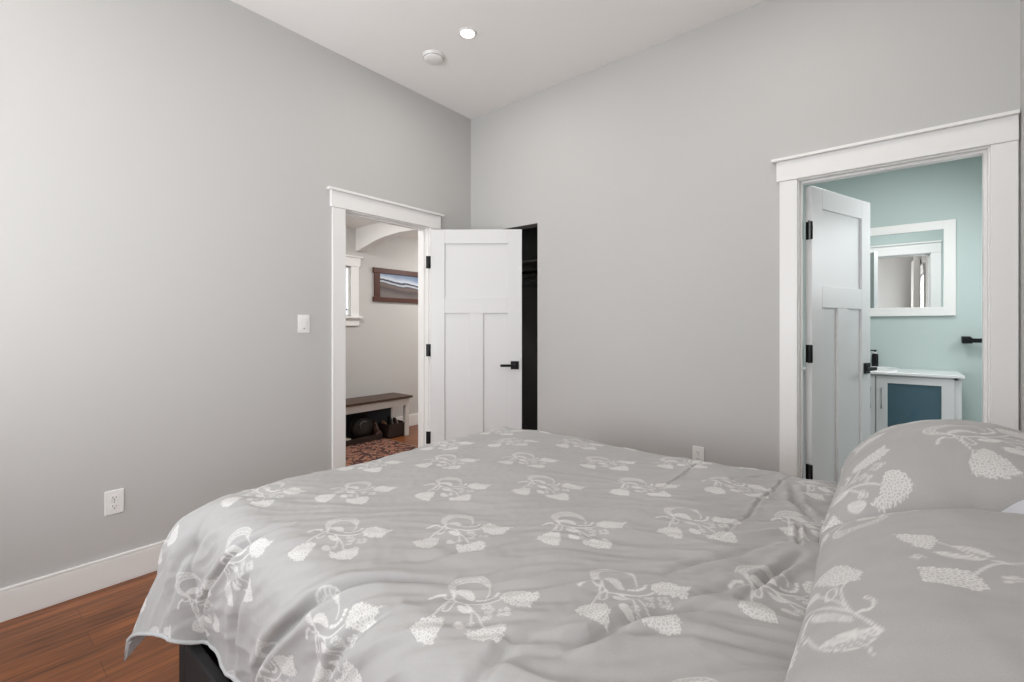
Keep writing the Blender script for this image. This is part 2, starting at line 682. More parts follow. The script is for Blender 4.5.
# ------------------------------------------------------------------ hall
b = MB()
HW0, HW1, HWZ0, HWZ1 = -0.82, -0.132, 1.365, 1.925
b.box(HALLX - T, HALLX, -3.2, HW0, 0, HALLZ); b.box(HALLX - T, HALLX, HW1, 2.6, 0, HALLZ)
b.box(HALLX - T, HALLX, HW0, HW1, 0, HWZ0); b.box(HALLX - T, HALLX, HW0, HW1, HWZ1, HALLZ)
s(b.build('wall_hall_far', M['hallwall']), 'warm grey hallway wall holding the framed picture')
b = MB(); b.box(HALLX, -T, 2.5, 2.6, 0, HALLZ)
s(b.build('wall_hall_back', M['hallwall']), 'grey end wall of the hallway beyond the arch')
b = MB(); b.box(HALLX - T, -T, -3.2, -3.1, 0, HALLZ)
s(b.build('wall_hall_front', M['hallwall']), 'grey near end wall of the hallway')
b = MB(); b.box(-0.12, -0.02, T, 2.6, 0, HALLZ + 0.1)
s(b.build('wall_hall_side', M['hallwall']), 'grey side wall of the hallway behind the closet')
hw = window('window_3', 'X', HALLX, HW0, HW1, HWZ0, HWZ1, -1, 'bright white framed window at left of the hallway picture')
b = MB()
b.lathe((HALLX - 0.035, -0.21, HWZ0 + 0.052), [(0.012, 0), (0.012, 0.02)], n=12)
b.tube([(HALLX - 0.035, -0.21, HWZ0 + 0.07), (HALLX - 0.015, -0.19, HWZ0 + 0.085), (HALLX - 0.01, -0.16, HWZ0 + 0.07)], 0.006)
b.build('crank_handle', M['black'], hw)

# arched beam
arch = [(-1.75, 2.105)]
for px, pz in ((-1.68, 2.108), (-1.56, 2.138), (-1.374, 2.178), (-1.25, 2.196), (-1.12, 2.207), (-0.93, 2.214), (-0.75, 2.207), (-0.6, 2.192), (-0.45, 2.17), (-0.3, 2.138), (-0.18, 2.108), (-T, 2.105)):
    arch.append((px, pz))
poly = arch + [(-T, HALLZ), (-1.75, HALLZ)]
b = MB(); b.prism(poly, 'Y', -0.07, 0.05)
s(b.build('trim_3', M['trim'], None), 'white arched beam crossing the hallway ceiling', 'beam')

# hall baseboards
def baseboard(name, x0, x1, y0, y1, label, top='X'):
    b = MB()
    b.box(x0, x1, y0, y1, 0, 0.128)
    if abs(x1 - x0) < abs(y1 - y0):
        sg = 0.004
        b.box(x0, x1 + (0.0 if x0 < HALLX else 0.0), y0, y1, 0.128, 0.142)
    else:
        b.box(x0, x1, y0, y1, 0.128, 0.142)
    return s(b.build(name, M['trim'], None, 0.004), label, 'baseboard')


baseboard('baseboard_hall', HALLX, HALLX + 0.015, -3.1, 2.5, 'white baseboard along the hallway picture wall')
baseboard('baseboard_left', 0, 0.015, YF, D1A - 0.101, 'tall white baseboard along the left wall')
baseboard('baseboard_left_corner', 0, 0.015, D1B + 0.101, 0, 'short white baseboard behind the open hall door')
baseboard('baseboard_back', CB, D2A - 0.091, -0.015, 0, 'white baseboard between closet and bathroom doorway')
baseboard('baseboard_right', XR - 0.015, XR, YF, 0, 'white baseboard behind the bed')
baseboard('baseboard_front', 0.015, XR - 0.015, YF, YF + 0.015, 'white baseboard under the wide window')
baseboard('baseboard_bathroom', BX0, BX1, BY - 0.015, BY, 'white baseboard along the teal bathroom wall')

# ------------------------------------------------------------------ closet
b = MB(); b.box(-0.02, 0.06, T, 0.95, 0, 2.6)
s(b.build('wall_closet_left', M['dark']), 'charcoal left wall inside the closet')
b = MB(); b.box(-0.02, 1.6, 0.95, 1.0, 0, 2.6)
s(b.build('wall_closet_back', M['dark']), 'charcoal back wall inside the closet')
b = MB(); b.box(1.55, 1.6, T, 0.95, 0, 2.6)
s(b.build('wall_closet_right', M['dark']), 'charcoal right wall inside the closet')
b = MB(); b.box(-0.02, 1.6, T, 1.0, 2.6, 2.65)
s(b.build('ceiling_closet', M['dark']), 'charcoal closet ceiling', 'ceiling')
sh = thing('closet_rail', 'dark closet shelf board with hanging rail, behind the open hall door', 'shelf', (0.8, 0.6, 1.75))
b = MB(); b.box(0.06, 1.55, 0.50, 0.95, 1.86, 1.88); b.build('shelf_board', M['dark'], sh)
b = MB(); b.tube([(0.06, 0.62, 1.78), (1.55, 0.62, 1.78)], 0.014, 14); b.build('rail', M['black'], sh)
labels_h = ['grey clothes hanger nearest the closet left wall', 'grey clothes hanger, second along the closet rail', 'grey clothes hanger, third along the closet rail',
            'grey clothes hanger, fourth along the closet rail']
for i, hx in enumerate((0.20, 0.26, 0.31, 0.37)):
    b = MB()
    a = 0.07 * math.sin(i * 2.1)
    hook = [(hx, 0.62 + 0.017 * math.cos(t), 1.78 + 0.017 * math.sin(t)) for t in [PI * (1.1 - 0.13 * k) for k in range(12)]]
    hook += [(hx, 0.625, 1.755), (hx, 0.62, 1.735)]
    b.tube(hook, 0.003, 8)
    cs, sn = math.cos(a), math.sin(a)
    tri = [(0, 0, 1.735), (sn * .1, .12 * cs, 1.70), (sn * .2, .21 * cs, 1.655), (sn * .2, .205 * cs, 1.64), (0, 0, 1.645), (-sn * .2, -.205 * cs, 1.64), (-sn * .2, -.21 * cs, 1.655), (-sn * .1, -.12 * cs, 1.70), (0, 0, 1.735)]
    b.tube([(hx + p[0], 0.62 + p[1], p[2]) for p in tri], 0.0055, 8)
    tag(b.build('clothes_hanger', M['hanger']), labels_h[i], 'hanger', 'clothes hangers on the closet rail')
# ------------------------------------------------------------------ bathroom shell
b = MB(); b.box(BX0 - T, BX1 + T, BY, BY + T, 0, 2.6)
s(b.build('wall_bathroom_back', M['teal']), 'teal bathroom wall carrying mirror and vanity')
b = MB(); b.box(BX0 - T, BX0, T, BY, 0, 2.6)
s(b.build('wall_bathroom_left', M['teal']), 'teal bathroom wall behind the open door')
b = MB(); b.box(BX1, BX1 + T, T, BY, 0, 2.6)
s(b.build('wall_bathroom_right', M['teal']), 'teal bathroom wall at the far right')


# ------------------------------------------------------------------ door casings
def casing(name, axis, a0, a1, z1, pos, out, label, cw=0.10, extra=0.025, back=True, cw1=None):
    """jamb lining, side casings, head board and cap. axis='X': wall normal x; pos: room side plane; out: into the room (+1/-1)"""
    cw1 = cw1 or cw
    r = struct_empty(name, label, 'door casing', ((pos, (a0 + a1) / 2, 0) if axis == 'X' else ((a0 + a1) / 2, pos, 0)))
    def bx(mb, p0, p1, q0, q1, z0_, z1_):
        if axis == 'X':
            mb.box(min(p0, p1), max(p0, p1), q0, q1, z0_, z1_)
        else:
            mb.box(q0, q1, min(p0, p1), max(p0, p1), z0_, z1_)
    rev = 0.006
    bk = pos - out * T
    j = MB()
    bx(j, pos, bk, a0 - 0.02, a0 + 0.0, 0, z1); bx(j, pos, bk, a1, a1 + 0.02, 0, z1)
    bx(j, pos, bk, a0 - 0.02, a1 + 0.02, z1, z1 + 0.02)
    j.build('jamb', M['trim'], r)
    st = MB()
    m0, m1 = (pos - out * 0.045, pos - out * 0.08) if axis == 'X' else (pos - out * 0.035, pos - out * 0.075)
    bx(st, m0, m1, a0, a0 + 0.011, 0, z1); bx(st, m0, m1, a1 - 0.011, a1, 0, z1)
    bx(st, m0, m1, a0 + 0.011, a1 - 0.011, z1 - 0.011, z1)
    st.build('door_stop', M['trim'], r)
    sides = [(pos, out)] + ([(bk, -out)] if back else [])
    for p, d in sides:
        c = MB(); bx(c, p, p + d * 0.018, a0 - rev - cw, a0 - rev, 0, z1 + rev); c.build('side_casing', M['trim'], r, 0.002)
        c = MB(); bx(c, p, p + d * 0.018, a1 + rev, a1 + rev + cw1, 0, z1 + rev); c.build('side_casing', M['trim'], r, 0.002)
        c = MB()
        bx(c, p, p + d * 0.024, a0 - rev - cw - 0.014, a1 + rev + cw1 + (0.014 if cw1 == cw else 0), z1 + rev, z1 + 0.115)
        c.build('head_casing', M['trim'], r, 0.002)
        c = MB()
        bx(c, p, p + d * 0.045, a0 - rev - cw - 0.036, a1 + rev + cw1 + (0.036 if cw1 == cw else 0), z1 + 0.115, z1 + 0.131)
        c.build('cap', M['trim'], r, 0.002)
    return r


casing('trim_1', 'X', D1A, D1B, D1Z, 0.0, 1, 'white craftsman casing around the hallway doorway', 0.095)
casing('trim_2', 'Y', D2A, D2B, D2Z, 0.0, -1, 'white craftsman casing around the bathroom doorway', 0.085, cw1=0.084)


# ------------------------------------------------------------------ door leaves
def door_leaf(name, label, w, h, th, loc, rotz, side, hinge_z, handle_z, mirror=1, hinge_y=0.0):
    """local frame: x from hinge to latch, visible face at y=0, body towards y=+th*side"""
    r = struct_empty(name, label, 'door', loc, rotz)
    y0, y1 = (0, th) if side > 0 else (-th, 0)
    st, rail_t, rail_m, rail_b, mull = 0.115, 0.115, 0.125, 0.2, 0.115
    pd = 0.014
    zm = h - 0.115 - 0.44          # underside of upper panel
    L = MB()
    L.box(0, st, y0, y1, 0, h); L.box(w - st, w, y0, y1, 0, h)
    L.box(st, w - st, y0, y1, h - rail_t, h)
    L.box(st, w - st, y0, y1, zm - rail_m, zm)
    L.box(st, w - st, y0, y1, 0, rail_b)
    L.box(w / 2 - mull / 2, w / 2 + mull / 2, y0, y1, rail_b, zm - rail_m)
    leaf = L.build('door_leaf', M['doorpaint'], r, 0.0025, world=False)
    for (xa, xb, za, zb) in ((st, w - st, zm, h - rail_t), (st, w / 2 - mull / 2, rail_b, zm - rail_m), (w / 2 + mull / 2, w - st, rail_b, zm - rail_m)):
        p = MB(); p.box(xa - 0.002, xb + 0.002, y0 + pd, y1 - pd, za - 0.002, zb + 0.002)
        p.build('panel', M['doorpaint'], leaf, world=False)
    for hz in hinge_z:
        g = MB()
        g.lathe((-0.006, hinge_y, hz - 0.05), [(0.0, 0), (0.0075, 0.001), (0.0075, 0.099), (0.0, 0.1)], n=14)
        g.box(-0.004, -0.0005, min(y0, hinge_y), max(hinge_y, y0 + 0.03), hz - 0.05, hz + 0.05)
        g.box(-0.036, -0.006, hinge_y - 0.002, hinge_y + 0.002, hz - 0.05, hz + 0.05)
        g.build('hinge', M['black'], r, world=False)
    for sgn, yy in ((-1, y0), (1, y1)):
        g = MB()
        hx = w - 0.058
        def by(a, b_): return (min(yy + sgn * a, yy + sgn * b_), max(yy + sgn * a, yy + sgn * b_))
        a_, b2 = by(0, 0.010); g.box(hx - 0.033, hx + 0.033, a_, b2, handle_z - 0.033, handle_z + 0.033)
        g.lathe((hx, yy + sgn * 0.010 if sgn > 0 else yy - 0.052, handle_z), [(0.011, 0), (0.011, 0.042)], axis='Y', n=16)
        a_, b2 = by(0.040, 0.054); g.box(hx - 0.115, hx + 0.012, a_, b2, handle_z - 0.010, handle_z + 0.010)
        g.build('lever_handle', M['black'], r, 0.0015, world=False)
    g = MB(); g.box(w - 0.0005, w + 0.002, (y0 + y1) / 2 - 0.012, (y0 + y1) / 2 + 0.012, handle_z - 0.03, handle_z + 0.03)
    g.build('latch_plate', M['black'], r, world=False)
    return r


d1 = door_leaf('door_1', 'white craftsman hall door standing open against the corner', 0.742, 2.03, 0.035,
               (0.030, -0.492, 0.008), math.radians(38.4), 1, (0.34, 1.05, 1.765), 0.93)
d2 = door_leaf('door_2', 'white craftsman bathroom door swung into the teal bathroom', 0.71, 2.03, 0.035,
               (2.572, 0.095, 0.008), math.radians(70.2), 1, (0.42, 1.09, 1.78), 0.98, hinge_y=0.0)

# ------------------------------------------------------------------ wall fittings
def outlet(loc, axis, label, zc):
    r = thing('wall_outlet', label, 'outlet', loc, 0.0 if axis == 'X' else -PI / 2)
    # local: x = out of wall, y along wall
    b = MB(); b.box(0, 0.006, -0.036, 0.036, -0.058, 0.058); b.build('cover_plate', M['plate'], r, 0.0025, world=False)
    for k, zz in enumerate((0.021, -0.021)):
        b = MB()
        n = 20
        poly = [(0.0165 * math.cos(2 * PI * i / n), max(-0.0135, min(0.0135, 0.0165 * math.sin(2 * PI * i / n))) + zz) for i in range(n)]
        b.prism(poly, 'X', 0.006, 0.0085)
        so = b.build('socket', M['plate'], r, 0.0006, world=False)
        b = MB()
        b.box(0.0082, 0.0088, -0.0075, -0.0052, zz - 0.001, zz + 0.008)
        b.box(0.0082, 0.0088, 0.0052, 0.0075, zz - 0.001, zz + 0.006)
        b.lathe((0.0082, 0, zz - 0.0075), [(0.0026, 0), (0.0026, 0.0006)], axis='X', n=12)
        b.build('slots', M['slot'], so, world=False)
    b = MB(); b.lathe((0.006, 0, 0), [(0.0028, 0), (0.0022, 0.001)], axis='X', n=12); b.build('screw', M['chrome'], r, world=False)
    return r


outlet((0, -2.454, 0.399), 'X', 'white double outlet low on the left wall', 0.4)
outlet((1.988, 0, 0.446), 'Y', 'white double outlet on the back wall just above the duvet', 0.45)

r = thing('light_switch', 'white rocker light switch left of the hallway doorway', 'switch', (0, -1.522, 1.268))
b = MB(); b.box(0, 0.006, -0.038, 0.038, -0.058, 0.058); b.build('cover_plate', M['plate'], r, 0.0025, world=False)
b = MB(); b.box(0.006, 0.0075, -0.0185, 0.0185, -0.035, 0.035); b.prism([(-0.0, 0)] and [(0.0075, -0.033), (0.0115, -0.033), (0.0085, 0.0), (0.0105, 0.033), (0.0075, 0.033)], 'Y', -0.0165, 0.0165)
b.build('rocker', M['plate'], r, 0.0008, world=False)
b = MB(); b.box(0.0112, 0.0124, -0.006, 0.006, -0.030, -0.027); b.build('indicator', M['slot'], r, world=False)

# ceiling: recessed downlights (one in view) and smoke detector
def downlight(x, y, label, power=4.5, view=True):
    r = thing('recessed_downlight', label, 'ceiling light', (x, y, H), group='recessed ceiling lights')
    b = MB()
    b.lathe((0, 0, 0), [(0.058, -0.0), (0.058, -0.004), (0.045, -0.007), (0.043, -0.003), (0.043, -0.0005)], n=40)
    b.build('trim_ring', M['plate'], r, world=False)
    b = MB(); b.lathe((0, 0, 0), [(0.0425, -0.0015), (0.03, -0.004), (0.002, -0.005)], n=32)
    b.build('lens', M['bulb'], r, world=False)
    l = lamp('downlight_lamp', (x, y, H - 0.02), (x, y, 0), 0.085, power, (1.0, 0.96, 0.9), 'DISK')
    return r


downlight(0.839, -0.877, 'round recessed downlight glowing on the white ceiling near the corner')
downlight(2.6, -0.9, 'round recessed downlight above the bathroom doorway side, outside the photo')
downlight(0.85, -3.2, 'round recessed downlight over the foot side window, outside the photo')
downlight(2.6, -3.2, 'round recessed downlight over the bedside behind the camera, outside the photo')

r = thing('smoke_detector', 'round white smoke detector on the ceiling beside the downlight', 'smoke detector', (0.482, -0.851, H))
b = MB(); b.lathe((0, 0, 0), [(0.074, 0), (0.074, -0.006), (0.068, -0.010), (0.065, -0.024), (0.056, -0.030), (0.0, -0.031)], n=48)
b.build('housing', M['plate'], r, world=False)
b = MB(); b.lathe((0, 0, 0), [(0.0640, -0.0210), (0.0665, -0.0210), (0.0668, -0.0180), (0.0640, -0.0180)], n=40)
b.build('vent_ring', M['slot'], r, world=False)
b = MB(); b.lathe((-0.02, -0.03, -0.0325), [(0.008, 0), (0.009, 0.0025)], n=16); b.build('test_button', M['plate'], r, world=False)


# ------------------------------------------------------------------ curtain at the window beside the camera
def curtain(name, y0, y1, label):
    b = MB()
    n, mz = 120, 12
    vs, fs = [], []
    for j in range(mz + 1):
        z = 0.03 + (2.42 - 0.03) * j / mz
        for i in range(n + 1):
            t = i / n
            a = 0.035 + 0.012 * math.sin(t * 9)
            vs.append((XR - 0.10 - a * math.sin(t * 2 * PI * 7) * (1.0 - 0.2 * j / mz), y0 + (y1 - y0) * t + 0.01 * math.sin(t * 30 + j * .3), z))
    for j in range(mz):
        for i in range(n):
            k = j * (n + 1) + i
            fs.append((k, k + 1, k + n + 2, k + n + 1))
    b.add(vs, fs, 0, True)
    o = b.build(name, M['curtain'])
    md = o.modifiers.new('t', 'SOLIDIFY'); md.thickness = 0.002
    return tag(o, label, 'curtain', 'curtains beside the side window')


curtain('curtain', -4.22, -3.86, 'white pleated curtain hanging nearest the room corner, seen in the mirror')
curtain('curtain', -3.06, -2.88, 'white pleated curtain hanging nearest the bed')
r = thing('curtain_rod', 'black curtain rod over the side window', 'curtain rod', (XR, -3.7, 2.44))
b = MB(); b.tube([(XR - 0.10, -4.28, 2.44), (XR - 0.10, -2.82, 2.44)], 0.01); b.build('rod', M['black'], r)
for yy in (-4.25, -2.85):
    b = MB(); b.box(XR - 0.11, XR, yy - 0.008, yy + 0.008, 2.43, 2.45); b.box(XR - 0.006, XR, yy - 0.02, yy + 0.02, 2.40, 2.48); b.build('bracket', M['black'], r)

# ------------------------------------------------------------------ bathroom objects
r = thing('wall_mirror', 'white framed rectangular mirror on the teal bathroom wall', 'mirror', (2.82, BY, 1.34))
mx0, mx1, mz0, mz1, fw = 2.34, 3.302, 1.336, 2.083, 0.069
b = MB()
b.box(mx0, mx0 + fw, BY - 0.026, BY, mz0, mz1); b.box(mx1 - fw, mx1, BY - 0.026, BY, mz0, mz1)
b.box(mx0 + fw, mx1 - fw, BY - 0.026, BY, mz0, mz0 + fw); b.box(mx0 + fw, mx1 - fw, BY - 0.026, BY, mz1 - fw, mz1)
b.build('mirror_frame', M['trim'], r, 0.002)
b = MB(); b.box(mx0 + fw, mx1 - fw, BY - 0.014, BY - 0.008, mz0 + fw, mz1 - fw); b.build('mirror_glass', M['mirror'], r)

VF = 1.55
VX0, VX1, VC = 2.345, 3.30, 2.824
r = thing('vanity_cabinet', 'white bathroom vanity with smoked glass doors below the mirror', 'vanity', (VC, 1.77, 0))
b = MB()
b.box(VX0, VX0 + 0.018, VF + 0.02, BY - 0.016, 0.0, 0.885); b.box(VX1 - 0.018, VX1, VF + 0.02, BY - 0.016, 0.0, 0.885)
b.box(VX0 + 0.018, VX1 - 0.018, VF + 0.02, BY - 0.016, 0.1, 0.118); b.box(VX0 + 0.018, VX1 - 0.018, BY - 0.03, BY - 0.016, 0.118, 0.885)
b.box(VX0 + 0.018, VX1 - 0.018, VF + 0.07, VF + 0.085, 0, 0.1)
b.box(VX1 - 0.045, VX1 - 0.018, VF + 0.02, VF + 0.04, 0.118, 0.885); b.box(VX0 + 0.018, VX0 + 0.045, VF + 0.02, VF + 0.04, 0.118, 0.885)
b.box(VX0 + 0.018, VX1 - 0.018, VF + 0.02, VF + 0.04, 0.865, 0.885)
b.build('body', M['doorpaint'], r, 0.001)
for sgn in (1, -1):
    xa, xb = (VC + 0.0025, 3.262) if sgn > 0 else (2.386, VC - 0.0025)
    fr = 0.068
    d = MB()
    z0, z1 = 0.125, 0.875
    d.box(xa, xa + fr, VF, VF + 0.019, z0, z1); d.box(xb - fr, xb, VF, VF + 0.019, z0, z1)
    d.box(xa + fr, xb - fr, VF, VF + 0.019, z1 - 0.053, z1); d.box(xa + fr, xb - fr, VF, VF + 0.019, z0, z0 + fr)
    dd = d.build('cabinet_door', M['doorpaint'], r, 0.0015)
    g = MB(); g.box(xa + fr - 0.004, xb - fr + 0.004, VF + 0.008, VF + 0.013, z0 + fr - 0.004, z1 - 0.049); g.build('smoked_pane', M['tint'], dd)
    hx = VC + sgn * 0.033
    h_ = MB(); h_.tube([(hx, VF, 0.785), (hx, VF - 0.025, 0.785), (hx, VF - 0.028, 0.78), (hx, VF - 0.028, 0.635), (hx, VF - 0.025, 0.63), (hx, VF, 0.63)], 0.0045, 8)
    h_.build('bar_handle', M['chrome'], dd)
r2 = thing('countertop', 'white vanity countertop with raised basin rim', 'countertop', (VC, 1.77, 0.885))
b = MB()
b.box(VX0 - 0.012, VX1 + 0.014, VF - 0.015, BY - 0.001, 0.885, 0.905)
b.build('slab', M['ceramic'], r2, 0.003)
b = MB()
nn = 40
def rr_poly(cx, cy, w, h, rad, n=8):
    out = []
    for qx, qy, a0 in ((1, 1, 0), (-1, 1, PI / 2), (-1, -1, PI), (1, -1, 3 * PI / 2)):
        for k in range(n + 1):
            a = a0 + PI / 2 * k / n
            out.append((cx + qx * (w / 2 - rad) + rad * math.cos(a), cy + qy * (h / 2 - rad) + rad * math.sin(a)))
    return out
outer = rr_poly(VC - 0.12, 1.78, 0.50, 0.33, 0.05); inner = rr_poly(VC - 0.12, 1.78, 0.46, 0.29, 0.04); deep = rr_poly(VC - 0.12, 1.78, 0.36, 0.2, 0.04)
n_ = len(outer)
vs = [(x, y, 0.905) for x, y in outer] + [(x, y, 0.918) for x, y in outer] + [(x, y, 0.918) for x, y in inner] + [(x, y, 0.908) for x, y in deep]
fs = []
for lv in range(3):
    for i in range(n_):
        fs.append((lv * n_ + i, lv * n_ + (i + 1) % n_, (lv + 1) * n_ + (i + 1) % n_, (lv + 1) * n_ + i))
fs.append(tuple(3 * n_ + i for i in range(n_)))
b.add(vs, fs, 0)
b.build('basin', M['ceramic'], r2)
r = thing('faucet', 'chrome basin faucet at the back of the vanity', 'faucet', (VC - 0.12, 1.96, 0.905))
b = MB(); b.lathe((VC - 0.12, 1.955, 0.905), [(0.024, 0), (0.024, 0.006), (0.014, 0.012), (0.014, 0.11), (0.0, 0.115)], n=24)
b.tube([(VC - 0.12, 1.955, 0.99), (VC - 0.12, 1.90, 1.0), (VC - 0.12, 1.85, 0.985)], [0.011, 0.01, 0.009]); b.build('spout', M['chrome'], r)
b = MB(); b.box(VC - 0.126, VC - 0.114, 1.93, 1.995, 1.008, 1.016); b.build('lever', M['chrome'], r, 0.002)

sx, sy = 2.812, 1.963
r = thing('soap_dispenser', 'small black soap pump bottle on the vanity beside the door handle', 'soap dispenser', (sx, sy, 0.905))
b = MB(); b.lathe((sx, sy, 0.905), [(0.0, 0), (0.02, 0.001), (0.022, 0.004), (0.022, 0.108), (0.018, 0.116), (0.01, 0.12)], n=28); b.build('bottle', M['black'], r)
b = MB(); b.lathe((sx, sy, 1.024), [(0.012, 0), (0.012, 0.009), (0.008, 0.011)], n=20); b.build('collar', M['plate'], r)
b = MB(); b.lathe((sx, sy, 1.033), [(0.004, 0), (0.004, 0.012), (0.012, 0.013), (0.013, 0.02), (0.011, 0.022)], n=16)
b.tube([(sx, sy, 1.050), (sx - 0.025, sy - 0.01, 1.051), (sx - 0.04, sy - 0.014, 1.045)], [0.006, 0.005, 0.004]); b.build('pump', M['black'], r)

r = thing('reflection_bottle', 'pale blue bottle shape added as the pale reflection in the smoked vanity glass', 'bottle', (3.05, VF + 0.07, 0.118))  # bottle shape added to give the pane its pale reflected patch
b = MB(); b.lathe((3.05, VF + 0.07, 0.118), [(0.036, 0), (0.038, 0.01), (0.038, 0.42), (0.022, 0.47), (0.016, 0.48), (0.016, 0.5), (0.0, 0.505)], n=28)
b.build('reflection_body', mat('pale_blue_reflection', rgb(190, 226, 240), 0.4), r)

r = thing('towel_bar', 'black square towel bar on the teal wall right of the mirror', 'towel bar', (3.37, BY, 1.16))
b = MB(); b.box(3.335, 3.385, BY - 0.012, BY, 1.125, 1.175); b.box(3.345, 3.375, BY - 0.07, BY - 0.012, 1.135, 1.165); b.box(3.335, 3.388, BY - 0.08, BY - 0.06, 1.122, 1.168)
b.build('mount', M['black'], r, 0.0015)
b = MB(); b.box(3.385, 3.85, BY - 0.078, BY - 0.055, 1.129, 1.161); b.build('bar', M['black'], r, 0.001)
b = MB(); b.box(3.85, 3.90, BY - 0.08, BY, 1.122, 1.168); b.build('mount', M['black'], r, 0.0015)

# ------------------------------------------------------------------ hall objects
r = thing('framed_picture', 'wide landscape photograph in a red-brown wood frame on the hallway wall', 'picture', (HALLX, 0.62, 1.745))
py0, py1, pz0, pz1 = 0.165, 1.10, 1.545, 1.942
b = MB()
b.box(HALLX, HALLX + 0.026, py0 - 0.018, py1 + 0.018, pz1 - 0.06, pz1); b.box(HALLX, HALLX + 0.026, py0 - 0.018, py1 + 0.018, pz0, pz0 + 0.055)
b.box(HALLX, HALLX + 0.022, py0, py0 + 0.075, pz0 + 0.055, pz1 - 0.06); b.box(HALLX, HALLX + 0.022, py1 - 0.075, py1, pz0 + 0.055, pz1 - 0.06)
b.build('frame', M['framewood'], r, 0.003)
b = MB(); b.box(HALLX + 0.004, HALLX + 0.012, py0 + 0.075, py1 - 0.075, pz0 + 0.055, pz1 - 0.06)
b.build('print', M['art'], r)

BZ = 0.457
BYA, BYB = -0.98, 0.412
BXA, BXB = -1.71, -1.34
r = thing('hall_bench', 'white bench with dark wood top against the hallway wall', 'bench', (-1.53, -0.3, 0))
b = MB(); b.box(BXA, BXB, BYA, BYB, BZ - 0.024, BZ); b.build('seat', M['walnut'], r, 0.003)
b = MB()
b.box(BXA + 0.03, BXB - 0.03, BYA + 0.045, BYA + 0.065, BZ - 0.105, BZ - 0.024); b.box(BXA + 0.03, BXB - 0.03, BYB - 0.065, BYB - 0.045, BZ - 0.105, BZ - 0.024)
b.box(BXB - 0.045, BXB - 0.0249, BYA + 0.04, BYB - 0.04, BZ - 0.105, BZ - 0.024); b.box(BXA + 0.025, BXA + 0.045, BYA + 0.04, BYB - 0.04, BZ - 0.105, BZ - 0.024)
b.build('apron', M['benchwhite'], r, 0.002)
for lx in (BXA + 0.022, BXB - 0.0745):
    for ly in (BYA + 0.035, BYB - 0.0845):
        b = MB(); b.box(lx, lx + 0.05, ly, ly + 0.05, 0, BZ - 0.024); b.build('leg', M['benchwhite'], r, 0.003)

# storage under the bench
r = thing('fabric_bin', 'charcoal fabric storage bin pushed to the wall under the bench', 'bin', (-1.60, -0.25, 0))
b = MB(); b.box(-1.70, -1.60, -0.85, 0.30, 0, 0.30); b.build('bin_body', M['bin'], r, 0.01)
b = MB(); b.box(-1.703, -1.597, -0.853, 0.303, 0.285, 0.315); b.build('rim', M['blackfab'], r, 0.006)


def crate(cx, y0, y1, x0, x1, h, label, name='shoe_crate'):
    r = thing(name, label, 'crate', ((x0 + x1) / 2, (y0 + y1) / 2, 0))
    t = 0.012
    b = MB(); b.box(x0, x1, y0, y1, 0.012, 0.024); b.box(x0 + .02, x1 - .02, y0 + .02, y0 + .05, 0, .012); b.box(x0 + .02, x1 - .02, y1 - .05, y1 - .02, 0, .012); b.build('base', M['crate'], r)
    for (a, c, d, e) in ((x0, x0 + t, y0, y1), (x1 - t, x1, y0, y1), (x0 + t, x1 - t, y0, y0 + t), (x0 + t, x1 - t, y1 - t, y1)):
        b = MB(); b.box(a, c, d, e, 0.024, h); b.build('side', M['crate'], r, 0.002)
    return r


crate(0, 0.115, 0.365, -1.60, -1.385, 0.155, 'dark wooden crate holding shoes at the right end under the bench')
crate(0, -0.80, 0.06, -1.58, -1.42, 0.07, 'low dark wooden tray holding shoes and bag under the bench', 'shoe_tray')


def shoe(loc, rotz, label, m, length=0.25, tall=0.09, tilt=0.0, heel=0.0, wide=1.0):
    r = thing('shoe', label, 'shoe', loc, rotz, 'shoes under the hallway bench')
    r.rotation_euler = (0, tilt, rotz)
    r.scale = (1, wide, 1)
    b = MB()
    n, k = 14, 14
    rings = []
    for i in range(n + 1):
        t = i / n
        w = 0.036 + 0.012 * math.sin(t * PI) + 0.006 * math.cos((t - 0.65) * 5)
        if t > 0.85: w *= math.sqrt(max(0.05, 1 - ((t - 0.85) / 0.16) ** 2))
        if t < 0.1: w *= 0.7 + 3 * t
        hgt = tall * (1.0 - 0.58 * min(1, max(0, (t - 0.25) / 0.4)))
        if t > 0.9: hgt *= 0.75
        rings.append([((t - 0.5) * length, w * math.cos(a), 0.012 + hgt * max(0, math.sin(a)) ** 0.8 if math.sin(a) > 0 else 0.012) for a in [2 * PI * q / k for q in range(k)]])
    vs = [p for rg in rings for p in rg]
    fs = []
    for i in range(n):
        for q in range(k):
            q2 = (q + 1) % k
            fs.append((i * k + q, i * k + q2, (i + 1) * k + q2, (i + 1) * k + q))
    fs.append(tuple(range(k))); fs.append(tuple(n * k + q for q in range(k)))
    b.add(vs, fs, 0, True)
    b.build('upper', m, r, world=False)
    b = MB()
    pl = []
    for i in range(n + 1):
        pl.append((rings[i][0][0], rings[i][0][1] + 0.003))
    for i in range(n, -1, -1):
        pl.append((rings[i][0][0], -rings[i][0][1] - 0.003))
    b.prism(pl, 'Z', 0.0, 0.014)
    b.build('sole', M['sole'] if m is not M['blackfab'] else M['blackfab'], r, world=False)
    b = MB()
    lp = []
    for q in range(5):
        x = -0.03 * length / 0.25 + 0.014 * q
        zz = 0.012 + tall * (1.0 - 0.58 * min(1, max(0, (x / length + 0.5 - 0.25) / 0.4))) + 0.001
        lp.append((x, 0.012 if q % 2 else -0.012, zz - 0.003)); lp.append((x + 0.007, 0, zz + 0.001))
    b.tube(lp, 0.002, 6)
    b.build('laces', M['sole'], r, world=False)
    return r


